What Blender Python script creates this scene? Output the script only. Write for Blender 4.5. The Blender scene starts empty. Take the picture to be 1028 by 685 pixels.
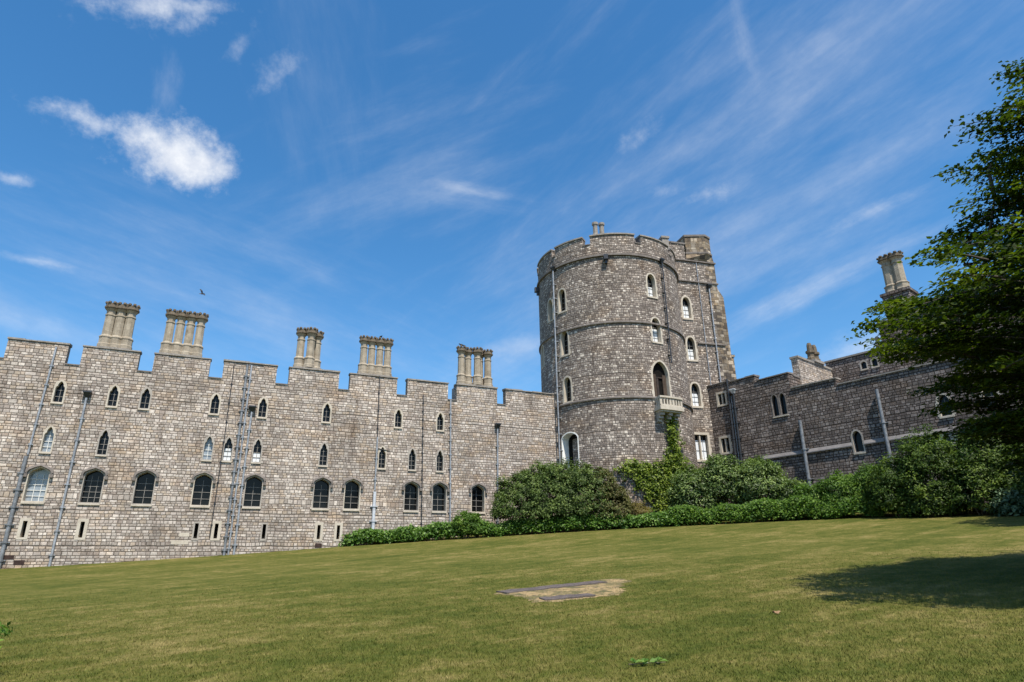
import bpy, bmesh, math, random
import numpy as np
from mathutils import Vector, Matrix, noise
from mathutils.geometry import delaunay_2d_cdt

random.seed(7)
rng = np.random.default_rng(11)
R_ = math.radians
scene = bpy.context.scene
COL = scene.collection

# ------------------------------------------------------------------ camera
PITCH, ROLL = R_(19.9188), R_(-0.8881)
cam_d = bpy.data.cameras.new('camera')
cam = bpy.data.objects.new('camera', cam_d)
COL.objects.link(cam)
scene.camera = cam
cam_d.sensor_width = 36.0
cam_d.lens = 645.27 / 1028 * 36.0
cam_d.clip_start, cam_d.clip_end = 0.05, 3000
_f = Vector((0, math.cos(PITCH), math.sin(PITCH)))
_u = Vector((0, -math.sin(PITCH), math.cos(PITCH)))
_r = Vector((1, 0, 0))
Rv = math.cos(ROLL) * _r + math.sin(ROLL) * _u
Uv = -math.sin(ROLL) * _r + math.cos(ROLL) * _u
cam.matrix_world = Matrix(((Rv.x, Uv.x, -_f.x, 0), (Rv.y, Uv.y, -_f.y, 0),
                           (Rv.z, Uv.z, -_f.z, 1.6), (0, 0, 0, 1)))

# ------------------------------------------------------------------ sun, exposure
SUN_AZ, SUN_EL = R_(157), R_(60)
sunv = Vector((math.sin(SUN_AZ) * math.cos(SUN_EL), math.cos(SUN_AZ) * math.cos(SUN_EL), math.sin(SUN_EL)))
sd = bpy.data.lights.new('sun', 'SUN')
sd.energy = 5.0
sd.angle = R_(0.5)
sd.color = (1.0, 0.93, 0.81)
so = bpy.data.objects.new('sun', sd)
COL.objects.link(so)
so.rotation_euler = sunv.to_track_quat('Z', 'Y').to_euler()
vs = scene.view_settings
vs.view_transform = 'Standard'
vs.look = 'None'
vs.exposure = 0.40
vs.gamma = 1.0
vs.use_curve_mapping = False
scene.render.engine = 'CYCLES'
scene.render.resolution_x, scene.render.resolution_y = 1024, 682


# ------------------------------------------------------------------ node helper
class NT:
    def __init__(s, tree):
        s.t = tree
        s.n = tree.nodes
        s.l = tree.links

    def node(s, kind, ins=None, **props):
        nd = s.n.new(kind)
        for k, v in props.items():
            setattr(nd, k, v)
        if ins:
            for k, v in ins.items():
                s.put(nd.inputs[k], v)
        return nd

    def put(s, sock, v):
        if isinstance(v, bpy.types.NodeSocket):
            s.l.new(v, sock)
        else:
            sock.default_value = v

    def m(s, op, a, b=None, c=None, clamp=False):
        nd = s.n.new('ShaderNodeMath')
        nd.operation = op
        nd.use_clamp = clamp
        s.put(nd.inputs[0], a)
        if b is not None:
            s.put(nd.inputs[1], b)
        if c is not None:
            s.put(nd.inputs[2], c)
        return nd.outputs[0]

    def mix(s, f, a, b, blend='MIX'):
        nd = s.n.new('ShaderNodeMix')
        nd.data_type = 'RGBA'
        nd.blend_type = blend
        s.put(nd.inputs[0], f)
        s.put(nd.inputs[6], a)
        s.put(nd.inputs[7], b)
        return nd.outputs[2]

    def smooth(s, v, a, b, o0=0.0, o1=1.0):
        nd = s.n.new('ShaderNodeMapRange')
        nd.interpolation_type = 'SMOOTHSTEP'
        for i, x in enumerate((v, a, b, o0, o1)):
            s.put(nd.inputs[i], x)
        return nd.outputs[0]

    def noise(s, vec, scale, detail=3.0, rough=0.55, dim='3D', dist=0.0):
        nd = s.node('ShaderNodeTexNoise', noise_dimensions=dim)
        if dim == '1D':
            s.put(nd.inputs['W'], vec)
        else:
            s.put(nd.inputs['Vector'], vec)
        nd.inputs['Scale'].default_value = scale
        nd.inputs['Detail'].default_value = detail
        nd.inputs['Roughness'].default_value = rough
        nd.inputs['Distortion'].default_value = dist
        return nd.outputs[0]

    def ramp(s, f, stops, interp='LINEAR'):
        nd = s.n.new('ShaderNodeValToRGB')
        cr = nd.color_ramp
        cr.interpolation = interp
        while len(cr.elements) < len(stops):
            cr.elements.new(0.5)
        for e, (p, c) in zip(cr.elements, stops):
            e.position = p
            e.color = (*c, 1) if len(c) == 3 else c
        s.put(nd.inputs[0], f)
        return nd.outputs[0]

    def xyz(s, v):
        nd = s.n.new('ShaderNodeSeparateXYZ')
        s.put(nd.inputs[0], v)
        return nd.outputs

    def vec(s, x, y, z):
        nd = s.n.new('ShaderNodeCombineXYZ')
        s.put(nd.inputs[0], x)
        s.put(nd.inputs[1], y)
        s.put(nd.inputs[2], z)
        return nd.outputs[0]

    def dot(s, a, b):
        nd = s.n.new('ShaderNodeVectorMath')
        nd.operation = 'DOT_PRODUCT'
        s.put(nd.inputs[0], a)
        s.put(nd.inputs[1], b)
        return nd.outputs['Value']


def col4(c):
    return (c[0], c[1], c[2], 1.0)


def new_mat(name):
    m = bpy.data.materials.new(name)
    m.use_nodes = True
    nt = NT(m.node_tree)
    b = m.node_tree.nodes['Principled BSDF']
    return m, nt, b


# ------------------------------------------------------------------ world: sky and clouds
W = bpy.data.worlds.new('World')
scene.world = W
W.use_nodes = True
wn = NT(W.node_tree)
bg = W.node_tree.nodes['Background']
SKY_STRENGTH = 0.138
bg.inputs[1].default_value = SKY_STRENGTH
W.cycles.sampling_method = 'MANUAL'
W.cycles.sample_map_resolution = 256
sky = wn.node('ShaderNodeTexSky', sky_type='NISHITA')
sky.sun_disc = False
sky.sun_elevation = SUN_EL
sky.sun_rotation = SUN_AZ
sky.altitude = 50
sky.air_density = 1.0
sky.dust_density = 0.8
sky.ozone_density = 2.2
hs = wn.node('ShaderNodeHueSaturation', {'Color': sky.outputs[0], 'Saturation': 1.32, 'Value': 1.08, 'Hue': 0.496})
D = wn.node('ShaderNodeTexCoord').outputs['Generated']
nA = wn.noise(D, 9.0, 7, 0.62)
nB = wn.noise(D, 26.0, 6, 0.65)


def cloud_patch(c, half_w, half_h, tilt, soft, nz, gain=1.0, sx=1.0, sy=1.0, nscale=14, seed=0.0):
    """mask of one cloud around the sky direction c; half sizes in tangent units"""
    cv = Vector(c).normalized()
    a = cv.cross(Vector((0, 0, 1))).normalized()
    b = a.cross(cv).normalized()
    t = R_(tilt)
    a2 = a * math.cos(t) + b * math.sin(t)
    b2 = -a * math.sin(t) + b * math.cos(t)
    w = wn.dot(D, tuple(cv))
    w = wn.m('MAXIMUM', w, 0.05)
    p = wn.m('DIVIDE', wn.dot(D, tuple(a2)), w)
    q = wn.m('DIVIDE', wn.dot(D, tuple(b2)), w)
    n = wn.noise(wn.vec(wn.m('MULTIPLY', p, sx), wn.m('MULTIPLY', q, sy), seed), nscale, 6, 0.64)
    r = wn.m('SQRT', wn.m('ADD', wn.m('POWER', wn.m('DIVIDE', wn.m('ABSOLUTE', p), half_w), 2.0),
                          wn.m('POWER', wn.m('DIVIDE', wn.m('ABSOLUTE', q), half_h), 2.0)))
    v = wn.m('ADD', wn.m('SUBTRACT', 1.0, r), wn.m('MULTIPLY', wn.m('SUBTRACT', n, 0.5), nz))
    msk = wn.smooth(v, 0.0, soft, 0.0, gain)
    return msk


masks = [
    cloud_patch((-.448, .717, .535), .088, .056, 6, 1.1, 1.9, .97, nscale=24),
    cloud_patch((-.425, .736, .530), .062, .042, 8, 1.0, 1.5, .95, nscale=30, seed=4),
    cloud_patch((-.528, .662, .541), .075, .022, -2, 1.4, 2.6, .62, nscale=28, seed=2),
    cloud_patch((-.445, .600, .664), .085, .034, 18, 1.4, 2.6, .72, nscale=20, seed=7),
    cloud_patch((-.395, .618, .680), .060, .014, 20, 1.3, 2.5, .45, nscale=30, seed=9),
    cloud_patch((-.311, .696, .647), .055, .020, 42, 1.9, 3.4, .34, nscale=30, seed=12),
    cloud_patch((-.350, .660, .665), .040, .015, 60, 1.9, 3.4, .26, nscale=30, seed=13),
    cloud_patch((-.445, .665, .600), .070, .024, 95, 2.2, 3.2, .22, sx=.5, nscale=26, seed=14),
    cloud_patch((-.600, .658, .457), .028, .011, 6, 1.3, 2.2, .45, nscale=30, seed=15),
    cloud_patch((-.591, .714, .375), .055, .009, 2, 1.5, 2.4, .42, sx=.5, nscale=30, seed=18),
    cloud_patch((-.060, .836, .545), .120, .013, -7, 1.9, 2.4, .46, sx=.3, nscale=28, seed=21),
    cloud_patch((-.090, .842, .532), .150, .030, -4, 2.4, 3.0, .26, sx=.2, nscale=22, seed=22),
    cloud_patch((.187, .778, .599), .045, .022, 20, 2.0, 3.2, .34, nscale=30, seed=24),
    cloud_patch((.290, .807, .515), .050, .014, 0, 1.9, 2.9, .40, nscale=32, seed=27),
    cloud_patch((.230, .815, .530), .035, .014, 10, 2.2, 3.2, .28, nscale=32, seed=28),
    cloud_patch((.483, .751, .449), .085, .016, 8, 1.8, 2.6, .42, sx=.5, nscale=28, seed=30),
    cloud_patch((.415, .830, .372), .240, .034, 17, 2.2, 2.4, .62, sx=.22, nscale=22, seed=33),
    cloud_patch((.470, .838, .280), .120, .040, 12, 1.9, 2.3, .60, sx=.6, nscale=18, seed=36),
    cloud_patch((.312, .658, .686), .130, .016, 92, 2.3, 3.0, .30, sx=.4, nscale=24, seed=39),
    cloud_patch((-.591, .745, .309), .330, .060, -14, 2.2, 2.4, .42, sx=.3, nscale=16, seed=42),
    cloud_patch((.02, .95, .33), .14, .035, 5, 1.8, 2.1, .45, sx=.6, nscale=18, seed=45),
    cloud_patch((-.27, .70, .66), .30, .10, 108, 2.6, 3.4, .12, sx=.3, nscale=18, seed=48),
    cloud_patch((-.165, .80, .56), .30, .14, 25, 2.6, 3.4, .30, sx=.25, nscale=14, seed=51),
    cloud_patch((.40, .70, .58), .70, .30, 22, 2.6, 3.6, .36, sx=.24, nscale=11, seed=54),
    cloud_patch((.25, .86, .44), .60, .20, 18, 2.6, 3.6, .38, sx=.24, nscale=12, seed=57),
    cloud_patch((-.36, .86, .36), .50, .13, -14, 2.4, 3.0, .40, sx=.22, nscale=14, seed=60),
]
inv = None
for mk in masks:
    k = wn.m('SUBTRACT', 1.0, mk)
    inv = k if inv is None else wn.m('MULTIPLY', inv, k)
cm = wn.m('SUBTRACT', 1.0, inv, clamp=True)
ccol = wn.mix(wn.smooth(nB, .35, .65), (4.1, 4.4, 5.0, 1), (5.3, 5.45, 5.7, 1))
wn.l.new(wn.mix(cm, hs.outputs[0], ccol), bg.inputs[0])


# ------------------------------------------------------------------ materials
def stone_mat(name, palette, mortar, row=.21, width=.42, stain=(.82, 1.1), bump=.5, joint=(.006, .022), bdist=.05):
    """coursed rubble: random stone lengths and course heights in metres on the UV map"""
    m, n, b = new_mat(name)
    uv = n.node('ShaderNodeUVMap').outputs[0]
    x, y, _ = n.xyz(uv)
    y2 = n.m('ADD', y, n.m('MULTIPLY', n.m('SUBTRACT', n.noise(y, 2.3, 1, .5, '1D'), .5), .22))
    y2 = n.m('ADD', y2, n.m('MULTIPLY', n.m('SUBTRACT', n.noise(uv, .9, 2), .5), .10))
    yr = n.m('DIVIDE', y2, row)
    r = n.m('FLOOR', yr)
    fy = n.m('FRACT', yr)
    wn_r = n.node('ShaderNodeTexWhiteNoise', {'W': r}, noise_dimensions='1D')
    rr = wn_r.outputs[0]
    x2 = n.m('ADD', x, n.m('MULTIPLY', rr, 7.0))
    x2 = n.m('ADD', x2, n.m('MULTIPLY', n.m('SUBTRACT', n.noise(n.vec(x2, n.m('MULTIPLY', r, 3.7), 0), 1.7, 1, .5), .5), .55))
    w = n.m('MULTIPLY_ADD', rr, width * .5, width * .75)
    xr = n.m('DIVIDE', x2, w)
    i = n.m('FLOOR', xr)
    fx = n.m('FRACT', xr)
    wid = n.node('ShaderNodeTexWhiteNoise', {'Vector': n.vec(i, r, 0)}, noise_dimensions='3D')
    rid = wid.outputs[0]
    rc = n.xyz(wid.outputs[1])
    ex = n.m('MULTIPLY', n.m('MINIMUM', fx, n.m('SUBTRACT', 1.0, fx)), n.m('MULTIPLY', w, 1.25))
    ey = n.m('MULTIPLY', n.m('MINIMUM', fy, n.m('SUBTRACT', 1.0, fy)), row)
    d = n.m('MINIMUM', ex, ey)
    fine = n.noise(uv, 22, 4, .6)
    d = n.m('ADD', d, n.m('MULTIPLY', n.m('SUBTRACT', fine, .5), .035))
    face = n.smooth(d, joint[0], joint[1])
    stops = [(k / len(palette), c) for k, c in enumerate(palette)]
    c = n.ramp(rid, stops, 'CONSTANT')
    mott = n.noise(uv, 9, 5, .65)
    big = n.noise(uv, .35, 4, .6)
    c = n.mix(1.0, c, n.ramp(mott, [(.25, (.62, .60, .58)), (.5, (1, 1, 1)), (.75, (1.28, 1.27, 1.25))]), 'MULTIPLY')
    vmul = n.m('MULTIPLY_ADD', rc[0], .5, .75)
    c = n.mix(1.0, c, n.node('ShaderNodeCombineColor', {0: vmul, 1: vmul, 2: vmul}).outputs[0], 'MULTIPLY')
    c = n.mix(face, col4(mortar), c)
    st = n.smooth(big, .3, .7, stain[0], stain[1])
    c = n.mix(1.0, c, n.node('ShaderNodeCombineColor', {0: st, 1: st, 2: n.m('MULTIPLY', st, .98)}).outputs[0], 'MULTIPLY')
    # rain streaks and browner repaired areas
    sk = n.noise(n.vec(n.m('MULTIPLY', x, 1.7), n.m('MULTIPLY', y, .13), 0), 1.0, 5, .65)
    rep_ = n.noise(n.vec(n.m('MULTIPLY', x, .45), n.m('MULTIPLY', y, .7), 4), 1.0, 4, .6)
    c = n.mix(n.smooth(rep_, .50, .66, 0, .5), c, n.mix(1.0, c, (.98, .84, .68, 1), 'MULTIPLY'))
    c = n.mix(n.smooth(sk, .52, .70, 0, .8), c, n.mix(1.0, c, (.66, .63, .61, 1), 'MULTIPLY'))
    c = n.mix(1.0, c, (1.02, .985, .95, 1), 'MULTIPLY')
    n.put(b.inputs['Base Color'], c)
    b.inputs['Roughness'].default_value = .93
    b.inputs['Specular IOR Level'].default_value = .15
    h = n.m('ADD', n.m('MULTIPLY', face, n.m('MULTIPLY_ADD', rc[1], .6, .5)), n.m('MULTIPLY', fine, .35))
    bp = n.node('ShaderNodeBump', {'Height': h, 'Strength': bump, 'Distance': bdist})
    n.put(b.inputs['Normal'], bp.outputs[0])
    return m


def plain_stone(name, c0, c1, scale=3.0, c2=None, bump=.35):
    m, n, b = new_mat(name)
    P = n.node('ShaderNodeTexCoord').outputs['Object']
    a = n.noise(P, scale, 6, .62)
    f = n.noise(P, scale * 7, 4, .6)
    c = n.ramp(a, [(.3, c0), (.68, c1)])
    if c2:
        c = n.mix(n.smooth(f, .55, .72), c, col4(c2))
    c = n.mix(1.0, c, n.ramp(f, [(.3, (.8, .8, .8)), (.7, (1.12, 1.12, 1.12))]), 'MULTIPLY')
    n.put(b.inputs['Base Color'], c)
    b.inputs['Roughness'].default_value = .9
    b.inputs['Specular IOR Level'].default_value = .2
    bp = n.node('ShaderNodeBump', {'Height': n.m('ADD', a, f), 'Strength': bump, 'Distance': .02})
    n.put(b.inputs['Normal'], bp.outputs[0])
    return m


def simple(name, c, rough=.5, metal=0.0, spec=.5, var=.15, scale=6):
    m, n, b = new_mat(name)
    P = n.node('ShaderNodeTexCoord').outputs['Object']
    a = n.noise(P, scale, 4, .6)
    c0 = tuple(x * (1 - var) for x in c)
    c1 = tuple(x * (1 + var) for x in c)
    n.put(b.inputs['Base Color'], n.ramp(a, [(.3, c0), (.7, c1)]))
    b.inputs['Roughness'].default_value = rough
    b.inputs['Metallic'].default_value = metal
    b.inputs['Specular IOR Level'].default_value = spec
    return m


def leaf_mat(name, dark, mid, light, trans=.3, rough=.45, spec=.4):
    m, n, b = new_mat(name)
    at = n.node('ShaderNodeAttribute', attribute_name='tint').outputs['Fac']
    c = n.ramp(at, [(0, dark), (.5, mid), (1, light)])
    n.put(b.inputs['Base Color'], c)
    b.inputs['Roughness'].default_value = rough
    b.inputs['Specular IOR Level'].default_value = spec
    tr = n.node('ShaderNodeBsdfTranslucent', {'Color': n.mix(1.0, c, (1.3, 1.5, .6, 1), 'MULTIPLY')})
    mx = n.node('ShaderNodeMixShader', {0: trans, 1: b.outputs[0], 2: tr.outputs[0]})
    out = [q for q in n.n if q.type == 'OUTPUT_MATERIAL'][0]
    n.l.new(mx.outputs[0], out.inputs[0])
    return m


M = {}
M['pale'] = stone_mat('pale_rubble', [(0.407, 0.367, 0.339), (0.475, 0.435, 0.407), (0.350, 0.311, 0.288), (0.514, 0.475, 0.446), (0.390, 0.350, 0.328),
                                       (0.412, 0.356, 0.303), (0.458, 0.418, 0.390), (0.299, 0.260, 0.240), (0.435, 0.395, 0.373), (0.373, 0.316, 0.269),
                                       (0.492, 0.452, 0.424), (0.379, 0.339, 0.316)],
                      (0.141, 0.119, 0.106), .172, .27, joint=(.002, .032), bump=.75, stain=(.80, 1.16))
M['tower'] = stone_mat('grey_rubble', [(0.280, 0.246, 0.230), (0.356, 0.318, 0.295), (0.212, 0.186, 0.175), (0.308, 0.268, 0.244), (0.425, 0.383, 0.356), (0.246, 0.215, 0.201),
                                        (0.171, 0.150, 0.140), (0.328, 0.288, 0.263), (0.288, 0.258, 0.240), (0.493, 0.452, 0.417)],
                       (0.103, 0.087, 0.077), .16, .22, joint=(.006, .034), bump=.7)
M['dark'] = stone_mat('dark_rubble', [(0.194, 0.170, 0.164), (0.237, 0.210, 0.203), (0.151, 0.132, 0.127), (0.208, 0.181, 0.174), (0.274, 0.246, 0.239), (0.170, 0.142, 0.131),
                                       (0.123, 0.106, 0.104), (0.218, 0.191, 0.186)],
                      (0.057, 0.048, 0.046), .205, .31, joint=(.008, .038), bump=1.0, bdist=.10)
M['warm'] = stone_mat('warm_quoins', [(.30, .245, .185), (.37, .315, .25), (.23, .188, .15), (.34, .275, .20), (.12, .105, .095), (.28, .25, .215), (.42, .375, .32)],
                      (.10, .085, .07), .30, .42, stain=(.62, 1.1))
M['coping'] = plain_stone('coping_stone', (.20, .18, .16), (.33, .30, .27), 2.5, (.40, .36, .31))
M['coping_dark'] = plain_stone('coping_dark', (.13, .115, .105), (.23, .205, .19), 2.5, (.30, .27, .24))
M['dress'] = plain_stone('dressed_stone', (.44, .385, .31), (.56, .505, .425), 2.0, (.33, .285, .23))
M['dress_grey'] = plain_stone('dressed_grey', (.30, .27, .24), (.44, .40, .35), 2.0, (.24, .21, .19))
M['mould'] = plain_stone('weathered_mould', (.12, .105, .095), (.24, .21, .19), 4)
M['flue'] = plain_stone('flue_stone', (.235, .195, .145), (.43, .375, .295), 2.6, (.15, .122, .092))
M['flue_cap'] = plain_stone('flue_cap_stone', (.085, .068, .050), (.19, .152, .110), 4.0, (.27, .22, .16))
M['band'] = plain_stone('band_stone', (.17, .158, .156), (.25, .235, .23), 1.5, (.12, .11, .106))
M['lead'] = simple('lead_pipe', (.31, .325, .35), .45, .25, .5, .35, 5)
M['iron'] = simple('black_iron', (.035, .037, .042), .4, .2, .5, .3)
M['bluelead'] = simple('blue_lead', (.20, .21, .225), .5, .25, .5, .4, 5)
M['whitelead'] = simple('pale_lead', (.50, .52, .56), .5, .1, .5, .25, 6)
M['leadroof'] = simple('lead_roof', (.20, .21, .22), .7, 0, .3, .2, 1)
M['glass'] = simple('window_glass', (.008, .0085, .009), .12, 0, .18, .3, 2)
M['glass_pale'] = simple('pale_glass', (.25, .285, .32), .12, 0, .6, .25, 3)
M['blind'] = simple('white_blind', (.72, .74, .76), .3, 0, .5, .06, 3)
M['bars'] = simple('glazing_bar', (.21, .20, .185), .5, 0, .3, .3)
M['whitebars'] = simple('white_paint', (.70, .70, .67), .5, 0, .4, .08)
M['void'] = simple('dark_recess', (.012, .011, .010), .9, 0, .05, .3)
M['white'] = simple('limewash', (.80, .80, .77), .8, 0, .2, .06, 3)
M['wood'] = simple('brown_wood', (.038, .024, .016), .6, 0, .4, .35, 5)
M['curtain'] = simple('brown_drape', (.075, .055, .042), .9, 0, .1, .3, 4)
M['bark'] = plain_stone('bark', (.045, .038, .03), (.10, .085, .07), 8, None, .8)
M['stem'] = plain_stone('woody_stem', (.10, .08, .055), (.19, .16, .12), 9)
M['slab'] = plain_stone('worn_slab', (.065, .054, .052), (.125, .106, .10), 6, (.20, .165, .135))
M['bird'] = simple('dark_plumage', (.012, .012, .014), .6)
M['rust'] = simple('rusty_grille', (.045, .028, .024), .8, 0, .2, .4)

M['tree_leaf'] = leaf_mat('tree_leaf', (.014, .026, .005), (.052, .082, .010), (.16, .195, .021), .36, .5, .2)
M['shrub_leaf'] = leaf_mat('shrub_leaf', (0.033, 0.055, 0.013), (0.077, 0.123, 0.028), (0.156, 0.213, 0.056), .25, .5, .22)
M['russet_leaf'] = leaf_mat('russet_leaf', (0.049, 0.042, 0.015), (0.104, 0.098, 0.033), (0.146, 0.154, 0.050), .2, .5, .2)
M['rhodo_leaf'] = leaf_mat('rhodo_leaf', (0.032, 0.056, 0.013), (0.091, 0.144, 0.034), (0.225, 0.298, 0.093), .25, .42, .3)
M['bright_leaf'] = leaf_mat('bright_leaf', (0.031, 0.072, 0.010), (0.077, 0.153, 0.021), (0.161, 0.250, 0.038), .3, .5, .2)
M['border_leaf'] = leaf_mat('border_leaf', (0.029, 0.070, 0.011), (0.073, 0.154, 0.022), (0.171, 0.266, 0.055), .28, .42, .25)
M['ivy_leaf'] = leaf_mat('ivy_leaf', (0.049, 0.084, 0.010), (0.128, 0.182, 0.020), (0.256, 0.315, 0.050), .3, .45, .25)
M['darkgreen_leaf'] = leaf_mat('darkgreen_leaf', (0.021, 0.043, 0.009), (0.055, 0.098, 0.015), (0.130, 0.189, 0.027), .28, .5, .2)
M['glaucous_leaf'] = leaf_mat('glaucous_leaf', (0.037, 0.070, 0.033), (0.073, 0.119, 0.061), (0.134, 0.196, 0.105), .2, .5, .2)
M['straw_leaf'] = leaf_mat('straw_leaf', (.16, .13, .06), (.26, .21, .10), (.34, .29, .15), .25, .7, .1)
M['fallen_leaf'] = simple('fallen_leaf', (.25, .155, .09), .8, 0, .1, .25, 20)


def lawn_color(n, P):
    # long mowing and drought streaks, patches, tufts
    x, y, z = n.xyz(P)
    t = R_(38)
    su = n.m('ADD', n.m('MULTIPLY', x, math.cos(t)), n.m('MULTIPLY', y, math.sin(t)))
    sv = n.m('SUBTRACT', n.m('MULTIPLY', y, math.cos(t)), n.m('MULTIPLY', x, math.sin(t)))
    streak = n.noise(n.vec(n.m('MULTIPLY', su, .16), n.m('MULTIPLY', sv, 1.1), 0), 1.0, 5, .62)
    patch = n.noise(P, .22, 5, .62)
    mid = n.noise(P, 1.5, 5, .65)
    tuft = n.noise(P, 9.0, 4, .7)
    fine = n.noise(P, 55.0, 3, .7)
    st2 = n.noise(n.vec(n.m('MULTIPLY', su, .55), n.m('MULTIPLY', sv, 5.0), 3), 1.0, 4, .65)
    streak = n.m('MULTIPLY_ADD', st2, .40, n.m('SUBTRACT', streak, .20))
    streak = n.m('MULTIPLY_ADD', streak, .73, n.m('MULTIPLY', n.noise(P, 4.2, 3, .7), .45))
    dry = n.m('ADD', n.m('ADD', n.m('MULTIPLY', streak, .55), n.m('MULTIPLY', patch, .55)),
              n.m('ADD', n.m('MULTIPLY', mid, .50), n.m('MULTIPLY', tuft, .40)))
    c = n.ramp(dry, [(.70, (.035, .051, .006)), (.87, (.065, .078, .011)), (1.0, (.107, .104, .022)), (1.18, (.20, .163, .058))])
    # ramp input is 0..1: rescale
    return c, dry, tuft, fine


def make_lawn_mat(name, blade=False):
    m, n, b = new_mat(name)
    P = n.node('ShaderNodeTexCoord').outputs['Object']
    x, y, z = n.xyz(P)
    P2 = n.vec(x, y, 0)
    c, dry, tuft, fine = lawn_color(n, P2)
    rmp = [q for q in n.n if q.type == 'VALTORGB'][-1]
    for e, p in zip(rmp.color_ramp.elements, (.10, .42, .66, .95)):
        e.position = p
    sc = n.m('DIVIDE', n.m('SUBTRACT', dry, .75), .50, clamp=True)
    n.put(rmp.inputs[0], sc)
    if blade:
        at = n.node('ShaderNodeAttribute', attribute_name='tint').outputs['Fac']
        v = n.m('MULTIPLY_ADD', at, .8, .85)
        c = n.mix(1.0, c, n.node('ShaderNodeCombineColor', {0: v, 1: v, 2: v}).outputs[0], 'MULTIPLY')
        b.inputs['Roughness'].default_value = .6
    else:
        c = n.mix(1.0, c, n.ramp(fine, [(.3, (.62, .62, .6)), (.7, (1.32, 1.32, 1.3))]), 'MULTIPLY')
        c = n.mix(1.0, c, n.ramp(tuft, [(.3, (.85, .87, .85)), (.7, (1.12, 1.1, 1.1))]), 'MULTIPLY')
        b.inputs['Roughness'].default_value = .95
        bp = n.node('ShaderNodeBump', {'Height': n.m('ADD', n.m('MULTIPLY', fine, .6), tuft), 'Strength': .7, 'Distance': .03})
        n.put(b.inputs['Normal'], bp.outputs[0])
    b.inputs['Specular IOR Level'].default_value = .15
    n.put(b.inputs['Base Color'], c)
    return m


M['lawn'] = make_lawn_mat('lawn')
M['blade'] = make_lawn_mat('grass_blade', True)


# ------------------------------------------------------------------ objects
def empty(name, loc, label, cat, group=None):
    o = bpy.data.objects.new(name, None)
    COL.objects.link(o)
    o.location = loc
    o.empty_display_size = .3
    tag(o, label, cat, group)
    return o


def tag(o, label, cat, group=None, kind=None):
    if label:
        o['label'] = label
    if cat:
        o['category'] = cat
    if group:
        o['group'] = group
    if kind:
        o['kind'] = kind
    return o


def world_loc(o):
    v = Vector((0, 0, 0))
    while o:
        v += o.location
        o = o.parent
    return v


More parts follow.
